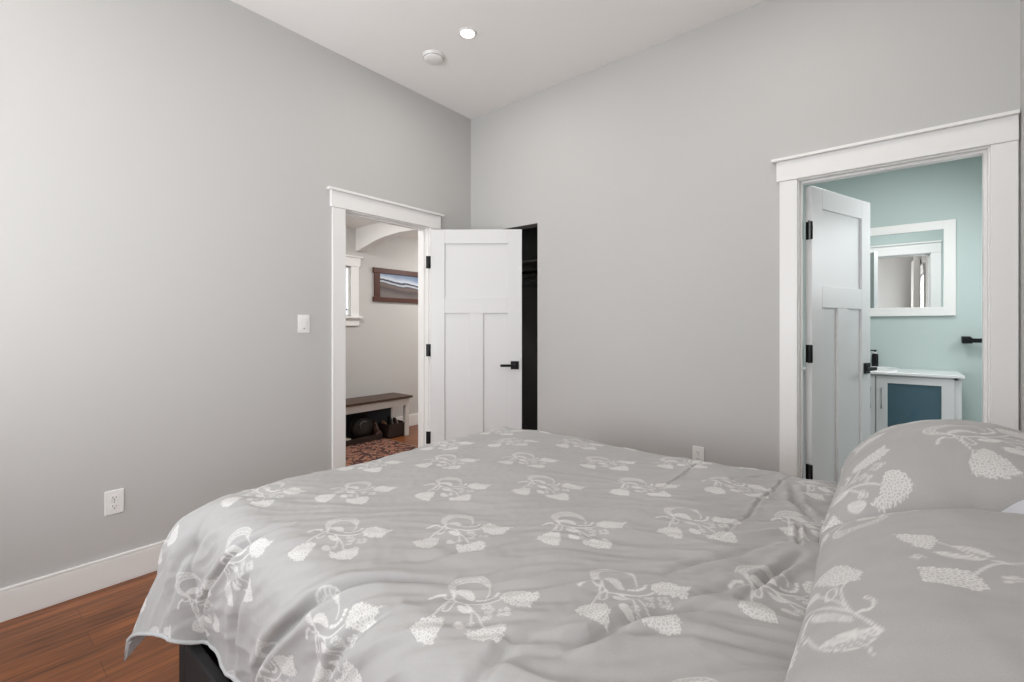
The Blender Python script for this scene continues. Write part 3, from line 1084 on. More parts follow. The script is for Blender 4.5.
shoe((-1.495, 0.165, 0.03), 0.1, 'tan leather shoe lying at the left in the bench crate', M['shoetan'], 0.17, 0.14, wide=0.72)
shoe((-1.495, 0.24, 0.03), -0.05, 'black shoe standing in the middle of the bench crate', M['blackfab'], 0.17, 0.18, wide=0.72)
shoe((-1.495, 0.315, 0.03), 0.0, 'brown leather shoe at the right end of the bench crate', M['shoebrown'], 0.17, 0.15, wide=0.72)
shoe((-1.49, -0.42, 0.03), 1.45, 'cream canvas shoe on the tray at the left under the bench', M['shoewhite'], 0.25, 0.10)
shoe((-1.50, 0.035, 0.03), 0.0, 'brown leather boot with a pale strap beside the crate under the bench', M['shoebrown'], 0.15, 0.16, wide=0.9)

# round black bag
r = thing('round_bag', 'round black bag with a pale buckle under the bench', 'bag', (-1.50, -0.15, 0.026))
b = MB()
b.lathe((-1.57, -0.15, 0.155), [(0.03, 0), (0.10, 0.008), (0.122, 0.03), (0.127, 0.06), (0.118, 0.09), (0.09, 0.105), (0.0, 0.11)], axis='X', n=32)
b.build('bag_body', M['blackfab'], r)
b = MB(); b.tube([(-1.51, -0.15 + 0.135 * math.cos(a), 0.155 + 0.135 * math.sin(a)) for a in [PI * q / 20 for q in range(21)]], 0.009, 8); b.build('strap', M['blackfab'], r)
b = MB(); b.tube([(-1.456, -0.15 + 0.05 * math.cos(a), 0.19 + 0.04 * math.sin(a)) for a in [0.9 + PI * q / 14 for q in range(15)]], 0.007, 8); b.build('buckle', M['chrome'], r)

r = thing('hallway_rug', 'red and cream patterned rug on the hallway floor', 'rug', (-0.9, -0.6, 0))
b = MB(); b.box(-1.44, -0.35, -1.6, 0.085, 0.0, 0.010); b.build('pile', M['rug'], r, 0.004)
b = MB()
fp = [(-1.44, 0.085), (-0.35, 0.085)]
for k in range(110):
    x = -0.35 - 1.09 * (k + 0.5) / 110
    fp.append((x, 0.104 if k % 2 else 0.088))
b.prism(fp, 'Z', 0.0, 0.004)
b.build('fringe', M['sole'], r)

# ------------------------------------------------------------------ bed
BEDX0, BEDX1 = 1.30, 3.31
BEDY0, BEDY1 = -2.505, -1.02
r = thing('bed_frame', 'black low bed frame under the grey floral duvet', 'bed frame', (2.3, -1.74, 0))
b = MB(); b.box(BEDX0 - 0.03, BEDX1, BEDY0, BEDY0 + 0.03, 0.12, 0.30); b.build('side_rail', M['bedblack'], r, 0.006)
b = MB(); b.box(BEDX0 - 0.03, BEDX1, BEDY1 - 0.03, BEDY1, 0.12, 0.30); b.build('side_rail', M['bedblack'], r, 0.006)
b = MB(); b.box(BEDX0 - 0.09, BEDX0 - 0.03, BEDY0, BEDY1, 0.12, 0.30); b.build('foot_rail', M['bedblack'], r, 0.006)
b = MB(); b.box(BEDX0 - 0.03, BEDX1, BEDY0 + 0.03, BEDY1 - 0.03, 0.20, 0.22); b.build('slat_deck', M['bedblack'], r)
for lx in (BEDX0 - 0.09, 2.9):
    for ly in (BEDY0, BEDY1 - 0.07):
        b = MB(); b.box(lx, lx + 0.07, ly, ly + 0.07, 0, 0.12); b.build('leg', M['bedblack'], r, 0.004)
b = MB(); b.box(BEDX1, XR - 0.016, BEDY0, BEDY1, 0.10, 0.86); b.build('headboard', M['bedblack'], r, 0.01)

r = thing('mattress', 'white mattress hidden under the floral duvet', 'mattress', (2.3, -1.74, 0.22))
b = MB(); b.box(BEDX0, BEDX1 - 0.003, BEDY0 + 0.06, BEDY1 - 0.04, 0.22, 0.64); b.build('mattress_body', M['sheet'], r, 0.04)


# --------------------------------------------------------------- numpy noise
def _hash(ix, iy, seed):
    h = (ix.astype(np.int64) * 374761393 + iy.astype(np.int64) * 668265263 + seed * 1274126177) & 0xFFFFFFFF
    h = ((h ^ (h >> 13)) * 1274126177) & 0xFFFFFFFF
    h = h ^ (h >> 16)
    return (h & 0xFFFF) / 65535.0


def perlin(x, y, seed=0):
    ix, iy = np.floor(x), np.floor(y)
    fx, fy = x - ix, y - iy
    u = fx * fx * fx * (fx * (fx * 6 - 15) + 10)
    w = fy * fy * fy * (fy * (fy * 6 - 15) + 10)
    def g(dx, dy):
        a = _hash(ix + dx, iy + dy, seed) * 2 * PI
        return np.cos(a) * (fx - dx) + np.sin(a) * (fy - dy)
    return ((g(0, 0) * (1 - u) + g(1, 0) * u) * (1 - w) + (g(0, 1) * (1 - u) + g(1, 1) * u) * w) * 1.5


# --------------------------------------------------------------- embroidered flower motif (millimetres)
RES = 1.0
HALF = 150
NP = int(2 * HALF / RES)
YY, XX = np.mgrid[0:NP, 0:NP]
XX = XX * RES - HALF
YY = YY * RES - HALF
TEX = np.zeros((NP, NP))
HEAD = np.zeros((NP, NP))
rnd = random.Random(7)


def stroke(pts, w, val=1.0, closed=False):
    global TEX
    pts = list(pts) + ([pts[0]] if closed else [])
    for (x0, y0), (x1, y1) in zip(pts[:-1], pts[1:]):
        dx, dy = x1 - x0, y1 - y0
        t = np.clip(((XX - x0) * dx + (YY - y0) * dy) / (dx * dx + dy * dy + 1e-9), 0, 1)
        d = np.hypot(XX - x0 - t * dx, YY - y0 - t * dy)
        TEX = np.maximum(TEX, np.clip((w / 2 - d) / RES + 0.5, 0, 1) * val)


def smooth_line(pts, n=6):
    out = []
    for i in range(len(pts) - 1):
        p0 = pts[max(i - 1, 0)]; p1 = pts[i]; p2 = pts[i + 1]; p3 = pts[min(i + 2, len(pts) - 1)]
        for k in range(n):
            t = k / n
            out.append(tuple(0.5 * (2 * p1[c] + (p2[c] - p0[c]) * t + (2 * p0[c] - 5 * p1[c] + 4 * p2[c] - p3[c]) * t * t + (3 * p1[c] - p0[c] - 3 * p2[c] + p3[c]) * t ** 3) for c in (0, 1)))
    out.append(pts[-1])
    return out


def inside(poly, x, y):
    c = np.zeros(np.shape(x), bool)
    n = len(poly)
    for i in range(n):
        x0, y0 = poly[i]; x1, y1 = poly[i - 1]
        cond = ((y0 > y) != (y1 > y)) & (x < (x1 - x0) * (y - y0) / (y1 - y0 + 1e-9) + x0)
        c ^= cond
    return c


def fill(poly, val=1.0):
    global TEX
    TEX = np.maximum(TEX, inside(poly, XX, YY) * val)


def poly_dist(poly):
    d = np.full(XX.shape, 1e9)
    for (x0, y0), (x1, y1) in zip(poly, poly[1:] + poly[:1]):
        dx, dy = x1 - x0, y1 - y0
        t = np.clip(((XX - x0) * dx + (YY - y0) * dy) / (dx * dx + dy * dy + 1e-9), 0, 1)
        d = np.minimum(d, np.hypot(XX - x0 - t * dx, YY - y0 - t * dy))
    return np.where(inside(poly, XX, YY), d, -d)


def florets(poly):
    """density of a flower head, 0.5 at its outline; the looped stitches come from the material"""
    global HEAD
    HEAD = np.maximum(HEAD, np.clip(0.5 + poly_dist(poly) / 14.0, 0, 1))


def leaf(pts_mid, w, veins=True, outline=True, val=1.0, solid=0.0):
    mid = smooth_line(pts_mid, 6)
    n = len(mid)
    Lf, Rt = [], []
    for i, (x, y) in enumerate(mid):
        a = mid[min(i + 1, n - 1)]; c = mid[max(i - 1, 0)]
        dx, dy = a[0] - c[0], a[1] - c[1]
        l = math.hypot(dx, dy) + 1e-9
        ww = w * math.sin(PI * min(1, max(0, i / (n - 1)))) ** 0.7
        Lf.append((x - dy / l * ww, y + dx / l * ww)); Rt.append((x + dy / l * ww, y - dx / l * ww))
    if solid:
        fill(Lf + Rt[::-1], solid)
    if outline:
        stroke(Lf, 2.4, val); stroke(Rt, 2.4, val)
    stroke(mid, 2.2, val)
    if veins:
        for i in range(2, n - 2, 2):
            stroke([mid[i], Lf[min(i + 2, n - 1)]], 1.8, val); stroke([mid[i], Rt[min(i + 2, n - 1)]], 1.8, val)


# flower heads
florets([(20, 47), (14, 66), (22, 84), (42, 90), (64, 92), (84, 104), (82, 80), (88, 60), (66, 45), (40, 40)])
florets([(-54, -58), (-30, -40), (-10, -66), (2, -98), (-20, -106), (-42, -106), (-64, -100), (-66, -80)])
florets([(27, -46), (46, -38), (57, -12), (66, 4), (84, 0), (100, -20), (104, -40), (81, -54), (48, -62)])
# big curled leaf, stem ring, small leaves, sprigs
leaf([(-60, 8), (-88, 26), (-86, 52), (-66, 70), (-42, 74), (-20, 64)], 10, val=0.85, solid=0.15)
stroke(smooth_line([(-20, 64), (-8, 52), (-6, 40)]), 2.6)
leaf([(-66, 18), (-46, 28), (-22, 22)], 7, veins=False, solid=0.6)
leaf([(-30, -10), (-14, -10), (0, -8)], 5, veins=False, solid=0.7)
leaf([(-4, -36), (8, -43), (24, -44)], 8, veins=False, solid=0.7)
stroke(smooth_line([(-62, 6), (-48, -1), (-28, 2), (0, 13), (18, 28), (28, 42)]), 3.2)
stroke(smooth_line([(-62, 6), (-58, -12), (-54, -34), (-50, -55)]), 3.0)
stroke(smooth_line([(-74, -6), (-64, -4), (-60, 5), (-70, 14)]), 3.0)
stroke(smooth_line([(-48, 2), (-54, -12), (-47, -34), (-38, -26), (-44, -8), (-48, 2)]), 2.6)
stroke(smooth_line([(-30, 2), (-2, -2), (24, -8), (52, -24)]), 2.8)
stroke(smooth_line([(-20, 4), (0, -6), (12, -16), (22, -28)]), 2.4)
for i, (x, y) in enumerate(smooth_line([(-14, 24), (0, 31), (8, 44), (6, 60)], 2)):
    stroke([(x, y), (x + 1, y + 1)], 6.5)
for i, (x, y) in enumerate(smooth_line([(-78, -2), (-88, -12), (-94, -28)], 3)):
    stroke([(x, y), (x + 1, y + 1)], 5.5)
for (x, y) in ((14, 14), (22, 20), (32, 18), (26, 9), (34, 10), (46, 24), (54, 32), (60, 30), (60, 20), (52, 16), (66, 24), (22, -24), (27, -32), (18, -30), (34, -4), (40, 2)):
    k = 6
    ring = [(x + 3.4 * math.cos(2 * PI * q / k), y + 3.4 * math.sin(2 * PI * q / k)) for q in range(k)]
    stroke(ring, 2.0, 0.9, True)


def motif_value(dx, dy, ang=0.0, scale=1.0, TEX=TEX):
    """dx, dy arrays in metres relative to the motif centre"""
    c, s_ = math.cos(-ang), math.sin(-ang)
    x = (dx * c - dy * s_) * 1000 / scale
    y = (dx * s_ + dy * c) * 1000 / scale
    gx = (x + HALF) / RES; gy = (y + HALF) / RES
    ok = (gx >= 0) & (gy >= 0) & (gx < NP - 1.01) & (gy < NP - 1.01)
    gx = np.where(ok, gx, 0); gy = np.where(ok, gy, 0)
    ix, iy = gx.astype(int), gy.astype(int)
    fx, fy = gx - ix, gy - iy
    v = (TEX[iy, ix] * (1 - fx) + TEX[iy, ix + 1] * fx) * (1 - fy) + (TEX[iy + 1, ix] * (1 - fx) + TEX[iy + 1, ix + 1] * fx) * fy
    return np.where(ok, v, 0)


# larger sprays printed on the pillow cases
FIRST = (TEX, HEAD)
TEX = np.zeros((NP, NP)); HEAD = np.zeros((NP, NP))
def up(pts, dy=-60): return [(x, y + dy) for x, y in pts]
florets(up([(-78, 192), (-60, 142), (-30, 90), (-13, 90), (3, 83), (6, 108), (-14, 150), (-40, 188)]))
florets(up([(-100, 60), (-84, 64), (-66, -20), (-70, -46), (-95, -52), (-110, -20), (-108, 40)]))
stroke(up(smooth_line([(-18, 93), (-21, 72), (-16, 37), (-7, 7), (0, -9)])), 3.0)
stroke(up(smooth_line([(31, -53), (22, -41), (0, -9), (-12, 9), (-35, 35), (-62, 60), (-78, 62), (-90, 50)])), 3.4)
stroke(up(smooth_line([(0, -9), (-12, 18), (-32, 56), (-55, 102)])), 2.6)
leaf(up([(-88, 150), (-70, 126), (-55, 102)]), 6, veins=False, solid=0.8)
stroke(up(smooth_line([(-42, 95), (-29, 87), (-30, 60), (-40, 64), (-42, 95)])), 3.2)
stroke(up(smooth_line([(-63, 66), (-80, 90), (-92, 130), (-100, 170)])), 2.6)
leaf(up([(-56, 36), (-30, 6), (-2, -23)]), 7, val=0.9, solid=0.5)
leaf(up([(-38, -54), (-14, -58), (8, -58), (25, -48)]), 17, val=0.95, solid=0.12)
leaf(up([(-34, -54), (-12, -52), (18, -46)]), 5, veins=False, solid=0.7)
stroke(up(smooth_line([(-56, -20), (-46, -42), (-37, -56)])), 2.6)
stroke(up([(16, -74), (22, -94)]), 2.6)
for i_, (x, y) in enumerate(up(smooth_line([(3, -8), (8, -5), (15, -8), (20, 3), (19, 18), (10, 30)], 2))):
    stroke([(x, y), (x + 1, y + 1)], 5.5)
for i_, (x, y) in enumerate(up(smooth_line([(-58, 42), (-65, 36), (-68, 20), (-67, 0), (-59, -26)], 2))):
    stroke([(x, y), (x + 1, y + 2)], 5.5)
SECOND = (TEX, HEAD)
TEX = np.zeros((NP, NP)); HEAD = np.zeros((NP, NP))
florets([(-36, -24), (19, -33), (25, -42), (33, -70), (27, -83), (3, -82), (-34, -72)])
florets([(-68, 118), (-52, 106), (-30, 95), (-10, 84), (-8, 64), (-16, 28), (-38, 44), (-56, 84)])
stroke(smooth_line([(20, -44), (32, -23), (46, -6), (60, 0), (90, 2)]), 3.4)
stroke(smooth_line([(-10, 60), (8, 40), (30, 10), (60, 0)]), 2.6)
leaf([(-14, 20), (10, 8), (34, 2)], 6, veins=False, solid=0.7)
leaf([(4, 44), (24, 34), (44, 14)], 5, veins=False, solid=0.6)
for (x, y) in ((-34, 8), (-40, 2), (-30, 0), (-36, -5), (50, -40), (58, -46), (50, -52), (60, -36), (66, -42)):
    stroke([(x + 3.6 * math.cos(q), y + 3.6 * math.sin(q)) for q in (0, 1, 2, 3, 4, 5)], 2.4, 0.9, True)
THIRD = (TEX, HEAD)
SPRAYS = {1: FIRST, 2: SECOND, 3: THIRD}
TEX, HEAD = FIRST


def grid_mesh(name, Pn, mats, attr=None, parent=None, loc=(0, 0, 0), wrap=False, head=None, flat=None):
    nv, nu, _ = Pn.shape
    me = bpy.data.meshes.new(name)
    V = (Pn - np.array(loc)).reshape(-1, 3)
    me.vertices.add(len(V)); me.vertices.foreach_set('co', V.astype(np.float32).ravel())
    idx = np.arange(nv * nu).reshape(nv, nu)
    if wrap:
        idx = np.concatenate([idx, idx[:, :1]], 1)
    q = np.stack([idx[:-1, :-1], idx[:-1, 1:], idx[1:, 1:], idx[1:, :-1]], -1).reshape(-1, 4)
    nf = len(q)
    me.loops.add(nf * 4); me.loops.foreach_set('vertex_index', q.ravel().astype(np.int32))
    me.polygons.add(nf); me.polygons.foreach_set('loop_start', (np.arange(nf) * 4).astype(np.int32))
    me.polygons.foreach_set('loop_total', np.full(nf, 4, np.int32))
    me.update(calc_edges=True)
    me.polygons.foreach_set('use_smooth', np.ones(nf, bool))
    if attr is not None:
        a = me.attributes.new('embroidery', 'FLOAT', 'POINT')
        a.data.foreach_set('value', attr.ravel().astype(np.float32))
        a = me.attributes.new('flower_head', 'FLOAT', 'POINT')
        a.data.foreach_set('value', head.ravel().astype(np.float32))
        a = me.attributes.new('cloth_position', 'FLOAT_VECTOR', 'POINT')
        a.data.foreach_set('vector', flat.reshape(-1, 3).astype(np.float32).ravel())
    me.materials.append(mats)
    me.validate()
    o = bpy.data.objects.new(name, me)
    COL.objects.link(o)
    if parent is not None:
        o.parent = parent
    return o


# --------------------------------------------------------------- duvet
RX0, RY0, RY1 = 1.345, -2.385, -1.10      # flat top area of the duvet (foot, near, far)
RAD = 0.13
OVF, OVN, OVT = 0.50, 0.46, 0.46          # overhang at foot, near side, far side


def seg_dist(u, v, pts):
    best = np.full(u.shape, 1e9); tt = np.zeros(u.shape); sd = np.zeros(u.shape)
    tot = sum(math.dist(a, c) for a, c in zip(pts[:-1], pts[1:]))
    acc = 0
    for a, c in zip(pts[:-1], pts[1:]):
        dx, dy = c[0] - a[0], c[1] - a[1]
        l = math.hypot(dx, dy)
        t = np.clip(((u - a[0]) * dx + (v - a[1]) * dy) / (l * l), 0, 1)
        d = np.hypot(u - a[0] - t * dx, v - a[1] - t * dy)
        side = np.sign((u - a[0]) * dy - (v - a[1]) * dx)
        m = d < best
        best = np.where(m, d, best); tt = np.where(m, (acc + t * l) / tot, tt); sd = np.where(m, side, sd)
        acc += l
    return best, tt, sd


def crease(u, v, pts, width, depth, ridge=0.6):
    """a pinched groove with a soft ridge on each side"""
    d, t, sd = seg_dist(u, v, pts)
    env = np.sin(PI * np.clip(t * 0.94 + 0.03, 0, 1)) ** 0.6
    return env * depth * (-np.exp(-(d / width) ** 2) + ridge * np.exp(-((d - 2.2 * width) / (1.6 * width)) ** 2))


CREASES = [  # points in duvet plane coordinates (x, y), width, depth, ridge
    # pressed fold lines across the bed
    ([(2.639, -1.03), (2.617, -1.434), (2.616, -1.635), (2.60, -1.80)], 0.0045, 0.006, 0.35),
    ([(2.348, -1.08), (2.357, -1.337), (2.358, -1.56)], 0.0045, 0.005, 0.35),
    # wrinkles gathering towards the near pillow
    ([(2.50, -2.07), (2.553, -2.023), (2.597, -1.928), (2.654, -1.849), (2.70, -1.75)], 0.009, 0.007, 0.5),
    ([(2.58, -2.14), (2.614, -2.084), (2.659, -2.007), (2.708, -1.924), (2.74, -1.80)], 0.009, 0.008, 0.5),
    ([(2.69, -2.02), (2.727, -1.885), (2.76, -1.77)], 0.008, 0.012, 0.6),
    ([(2.725, -1.57), (2.741, -1.684), (2.75, -1.74)], 0.004, 0.010, 0.5),
    ([(2.42, -2.20), (2.478, -2.156), (2.554, -2.05), (2.63, -1.95)], 0.010, 0.006, 0.5),
    ([(2.40, -2.42), (2.50, -2.329), (2.558, -2.235), (2.653, -2.173), (2.78, -2.12)], 0.010, 0.008, 0.5),
    ([(2.45, -2.34), (2.526, -2.278), (2.568, -2.178), (2.68, -2.04)], 0.010, 0.010, 0.7),
    ([(2.04, -2.34), (2.109, -2.265), (2.156, -2.185), (2.25, -2.06)], 0.012, 0.006, 0.7),
    ([(2.31, -2.27), (2.387, -2.21), (2.461, -2.127)], 0.009, 0.006, 0.7),
    ([(2.16, -1.27), (2.22, -1.256), (2.343, -1.234), (2.45, -1.13)], 0.006, 0.004, 0.6),
    ([(2.46, -1.38), (2.50, -1.30), (2.538, -1.215), (2.60, -1.08)], 0.006, 0.005, 0.6),
    ([(2.66, -1.20), (2.70, -1.40), (2.76, -1.52)], 0.010, 0.009, 0.7),
    # drape folds on the near side
    ([(1.72, -2.86), (1.735, -2.74), (1.80, -2.66), (1.92, -2.55), (2.02, -2.45), (2.10, -2.37), (2.20, -2.30)], 0.010, 0.021, 0.55),
    ([(1.35, -2.86), (1.373, -2.725), (1.44, -2.64), (1.51, -2.58), (1.62, -2.47), (1.68, -2.38)], 0.009, 0.016, 0.6),
    ([(1.98, -2.80), (2.046, -2.625), (2.087, -2.56), (2.136, -2.49), (2.18, -2.42)], 0.010, 0.014, 0.55),
    ([(2.34, -2.80), (2.38, -2.60), (2.41, -2.50), (2.43, -2.36), (2.47, -2.28)], 0.012, 0.011, 0.5),
    ([(1.56, -2.84), (1.60, -2.70), (1.66, -2.58), (1.70, -2.50)], 0.013, 0.009, 0.7),
    ([(1.24, -2.74), (1.30, -2.62), (1.38, -2.52)], 0.014, 0.010, 0.7),
    ([(1.06, -2.52), (1.14, -2.42), (1.26, -2.34)], 0.014, 0.008, 0.7),
]


def duvet_surface(u, v):
    a = np.maximum(RX0 - u, 0.0)
    bn = np.maximum(RY0 - v, 0.0)
    bf = np.maximum(v - RY1, 0.0)
    bb = np.maximum(bn, bf)
    sy = np.where(bn > 0, -1.0, 1.0)
    d = np.hypot(a, bb)
    dd = np.maximum(d, 1e-6)
    nx, ny = -a / dd, sy * bb / dd
    corner = np.minimum(a, bb) / (np.maximum(a, bb) + 1e-6)
    corner = corner * (np.minimum(a, bb) > 0)
    rad = RAD - 0.03 * np.clip(bb / dd, 0, 1) * (1 - corner) + 0.10 * corner ** 0.8
    arc = rad * PI / 2
    th = np.clip(d / rad, 0, PI / 2)
    e = np.maximum(d - arc, 0)
    psi = math.radians(3) + math.radians(21) * corner ** 0.7
    out = rad * np.sin(th) + e * np.sin(psi) - 0.35 * e * e * (1 - corner)
    drop = rad * (1 - np.cos(th)) + e * np.cos(psi)
    x = np.maximum(u, RX0) + nx * out
    y = np.clip(v, RY0, RY1) + ny * out
    # crown of the top
    ix = np.clip((u - RX0) / 0.45, 0, 1); iy = np.clip(np.minimum(v - RY0, RY1 - v) / 0.4, 0, 1)
    crown = 0.022 * np.sin(ix * PI / 2) * np.sin(iy * PI / 2)
    zt = 0.722 + crown
    # soft filling
    puff = 0.010 * perlin(u * 2.6, v * 2.6, 3) + 0.006 * perlin(u * 5.5 + 9, v * 5.5, 5)
    # wrinkles: stronger towards the head and down the sides
    wu = u + 0.06 * perlin(u * 3, v * 3, 11); wv = v + 0.06 * perlin(u * 3 + 5, v * 3, 12)
    al = math.radians(35)
    p = wu * math.cos(al) + wv * math.sin(al); q = -wu * math.sin(al) + wv * math.cos(al)
    wr = perlin(p * 3.2, q * 13, 21); wr2 = perlin(p * 6 + 3, q * 38, 22)
    ridg = (1 - np.abs(wr) * 2.2)
    amp = 0.35 + 1.3 * np.clip((u - 1.9) / 0.9, 0, 1) + 0.5 * np.clip((-1.9 - v) / 0.5, 0, 1)
    wrk = 0.0040 * amp * np.clip(ridg, -1, 1) + 0.0030 * amp * wr2 + 0.0008 * perlin(u * 40, v * 40, 23)
    # vertical folds where the cloth hangs
    per = np.where(bb > a, u, v)
    hang = np.clip((d - 0.06) / 0.25, 0, 1)
    ang = np.arctan2(bb, a + 1e-6)
    folds = 0.005 * hang * np.sin(per * 21 + 1.3 * perlin(u * 3, v * 3, 31)) * (1 - corner)
    folds = folds + 0.008 * np.clip((d - 0.1) / 0.3, 0, 1) * np.sin(ang * 9 + 0.7) * corner ** 0.5 * (corner > 0)
    disp = puff + wrk + folds
    for pts, w, dp, rg in CREASES:
        disp = disp + crease(u, v, pts, w, dp, rg)
    cz, sz = np.cos(th), np.sin(th)
    nrm_x, nrm_y, nrm_z = nx * sz, ny * sz, cz
    z = zt - drop
    x = x + nrm_x * disp; y = y + nrm_y * disp; z = z + nrm_z * disp
    # droop of the hem at the corner
    return np.stack([x, y, z], -1)


STEP = 0.0027
uu = np.arange(RX0 - OVF, 3.06, STEP)
vv = np.arange(RY0 - OVN, RY1 + OVT, STEP)
U, V = np.meshgrid(uu, vv)
# round the hem so that overhang corners are not square
# pull the corner of the rectangle in a little
def pull(U, V):
    a = np.maximum(RX0 - U, 0) / OVF
    n = np.maximum(RY0 - V, 0) / OVN
    f = np.maximum(V - RY1, 0) / OVT
    m = np.maximum(n, f)
    k = 1 - 0.16 * np.minimum(a, m) * np.maximum(a, m) + 0.10 * np.exp(-(2 - a - m) / 0.07)
    U2 = np.where(a > 0, RX0 - (RX0 - U) * k, U)
    V2 = np.where(n > 0, RY0 - (RY0 - V) * k, np.where(f > 0, RY1 + (V - RY1) * k, V))
    return U2, V2


U2, V2 = pull(U, V)
PD = duvet_surface(U2, V2)
EM = np.zeros(U.shape); HD = np.zeros(U.shape)
for k in range(-3, 9):
    for j in range(-2, 7):
        cx = 1.397 + 0.2275 * k
        cy = -2.335 + 0.38 * j + (0.19 if k % 2 else 0.0)
        jr = random.Random(k * 31 + j)
        cx += jr.uniform(-0.006, 0.006); cy += jr.uniform(-0.006, 0.006)
        i0 = np.searchsorted(uu, cx - 0.16); i1 = np.searchsorted(uu, cx + 0.16)
        j0 = np.searchsorted(vv, cy - 0.16); j1 = np.searchsorted(vv, cy + 0.16)
        if i1 <= i0 or j1 <= j0:
            continue
        sl = (slice(j0, j1), slice(i0, i1))
        an = jr.uniform(-0.06, 0.06)
        EM[sl] = np.maximum(EM[sl], motif_value(U[sl] - cx, V[sl] - cy, an))
        HD[sl] = np.maximum(HD[sl], motif_value(U[sl] - cx, V[sl] - cy, an, 1.0, HEAD))
duv = thing('duvet', 'grey duvet with white embroidered flowers spread over the bed', 'duvet', (2.2, -1.74, 0.5))
cov = grid_mesh('duvet_cover', PD, M['floral'], EM, duv, duv.location, head=HD, flat=np.stack([U, V, 0 * U], -1))
md = cov.modifiers.new('t', 'SOLIDIFY'); md.thickness = 0.012; md.offset = -1
# piping along the hem
hem = [PD[j, 0] for j in range(0, PD.shape[0], 8)]
near = [PD[0, i] for i in range(0, PD.shape[1], 8)]
far = [PD[-1, i] for i in range(0, PD.shape[1], 8)]
path = near[::-1] + hem[1:] + far[1:]
b = MB(); b.tube([tuple(p) for p in path], 0.006, 8); b.build('hem_piping', M['hem'], duv)


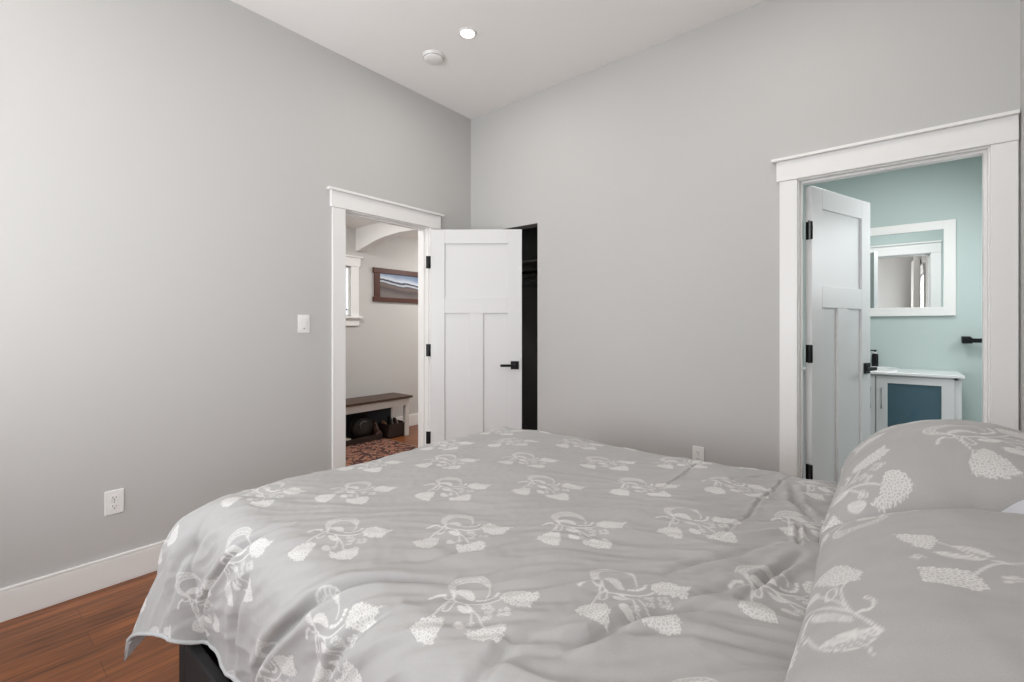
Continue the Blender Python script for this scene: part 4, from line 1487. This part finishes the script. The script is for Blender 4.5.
# --------------------------------------------------------------- pillows
def pillow(name, label, c, lx, ly, th, base, matl, motifs=(), tilt=0.0, res=0.0035, seed=1, flat=0.25, rotz=0.0, px=2.2, group=None, droop=0.0, lift=0.0):
    """lx: size towards the foot, ly: size across the bed; a closed, filled cushion whose underside is flattened"""
    n1 = int(lx / res); n2 = int(ly / res)
    s_ = np.linspace(-1, 1, n1); t_ = np.linspace(-1, 1, n2)
    # denser at rims
    s_ = np.sin(s_ * PI / 2) * 0.35 + s_ * 0.65; t_ = np.sin(t_ * PI / 2) * 0.35 + t_ * 0.65
    S, Tt = np.meshgrid(s_, t_)
    # pillow outline: slightly concave sides with pointed corners
    X = S * lx / 2 * (1 - 0.045 * (1 - Tt ** 2) * 0 - 0.05 * Tt ** 2 * 0 + 0.0)
    X = S * lx / 2 * (0.955 + 0.045 * Tt ** 2)
    Y = Tt * ly / 2 * (0.965 + 0.035 * S ** 2)
    prof = (np.clip(1 - np.abs(S) ** px, 0, 1) ** 0.55) * (np.clip(1 - np.abs(Tt) ** 2.6, 0, 1) ** 0.5)
    rim = np.minimum(1 - np.abs(S), 1 - np.abs(Tt))
    wr = 0.0045 * perlin(X * 9 + seed, Y * 9, seed) + 0.002 * perlin(X * 24 + seed, Y * 24, seed + 1)
    edge = np.exp(-rim / 0.16)
    wr = wr + 0.004 * edge * np.sin(np.where(np.abs(S) > np.abs(Tt), Y, X) * 70 + 3 * perlin(X * 6, Y * 6, seed + 2)) * np.clip(rim / 0.05, 0, 1)
    up = th * (1 - flat) * prof + wr * np.clip(rim / 0.08, 0, 1)
    dn = -th * flat * prof
    zc = th * flat
    EMt = np.zeros(S.shape); HDt = np.zeros(S.shape)
    for (mx, my, an, sc, *which) in motifs:
        tx, hd_ = SPRAYS[which[0] if which else 1]
        EMt = np.maximum(EMt, motif_value(X - mx, Y - my, an, sc, tx))
        HDt = np.maximum(HDt, motif_value(X - mx, Y - my, an, sc, hd_))
    ct, st = math.cos(tilt), math.sin(tilt)
    def place(Z):
        z = Z + zc
        x2 = X * ct - z * st
        z2 = X * st + z * ct
        z2 = z2 - droop * np.clip(-S, 0, 1) ** 2 + lift * np.clip(0.5 + Tt / 2, 0, 1) ** 2 * (0.75 + 0.25 * S)
        cr, sr = math.cos(rotz), math.sin(rotz)
        return np.stack([c[0] + x2 * cr - Y * sr, c[1] + x2 * sr + Y * cr, base + (lx / 2) * abs(st) + z2], -1)
    top = place(up); bot = place(dn)
    r = thing(name, label, 'pillow', (c[0], c[1], base), group=group)
    G = np.concatenate([top, bot[::-1][1:]], 0)       # joined at the far rim (t=1), open elsewhere is welded below
    A = np.concatenate([EMt, np.zeros(EMt.shape)[1:]], 0)
    Hh = np.concatenate([HDt, np.zeros(EMt.shape)[1:]], 0)
    Fl = np.stack([X, Y + seed, 0 * X], -1)
    Fl = np.concatenate([Fl, Fl[::-1][1:]], 0)
    o = grid_mesh('pillow_case', G, matl, A, r, r.location, head=Hh, flat=Fl)
    bm = bmesh.new(); bm.from_mesh(o.data)
    bmesh.ops.remove_doubles(bm, verts=[v for v in bm.verts if v.is_boundary], dist=0.0009)
    bm.to_mesh(o.data); bm.free()
    # welt seam round the rim
    rimp = [top[0, i] for i in range(0, n1, 5)] + [top[j, -1] for j in range(0, n2, 5)] + [top[-1, i] for i in range(n1 - 1, -1, -5)] + [top[j, 0] for j in range(n2 - 1, -1, -5)]
    b = MB(); b.tube([tuple(p) for p in rimp], 0.0035, 6); b.build('seam', matl, r)
    return r


A0 = PI * 0.97
pillow('pillow', 'grey floral pillow farthest from the camera, in front of the vanity', (3.065, -1.32), 0.57, 0.66, 0.29, 0.70, M['floral'],
       [(0.046, -0.114, 0.17, 1.2), (-0.23, -0.246, 0.17, 1.15), (-0.17, 0.13, 0.17, 1.15), (0.13, 0.18, 0.17, 1.15)], tilt=0.05, seed=4, flat=0.2, px=2.1, group='floral pillows at the bed head')
pillow('pillow', 'grey floral pillow nearest the camera at the lower right', (3.07, -2.03), 0.57, 0.80, 0.22, 0.69, M['floral'],
       [(-0.188, -0.077, 0, 1.0, 2), (-0.083, -0.017, 0, 1.0, 3), (0.19, -0.17, 2.25, 1.15), (0.19, 0.24, 2.25, 1.15), (-0.20, 0.30, 2.25, 1.1)], tilt=0.07, seed=9, flat=0.2, px=2.1, lift=0.05, group='floral pillows at the bed head')
pillow('under_pillow', 'pale plain pillow edge showing between the two floral pillows', (3.20, -1.60), 0.34, 0.36, 0.225, 0.705, M['sheet'], (), tilt=0.0, seed=14, flat=0.3, res=0.008)
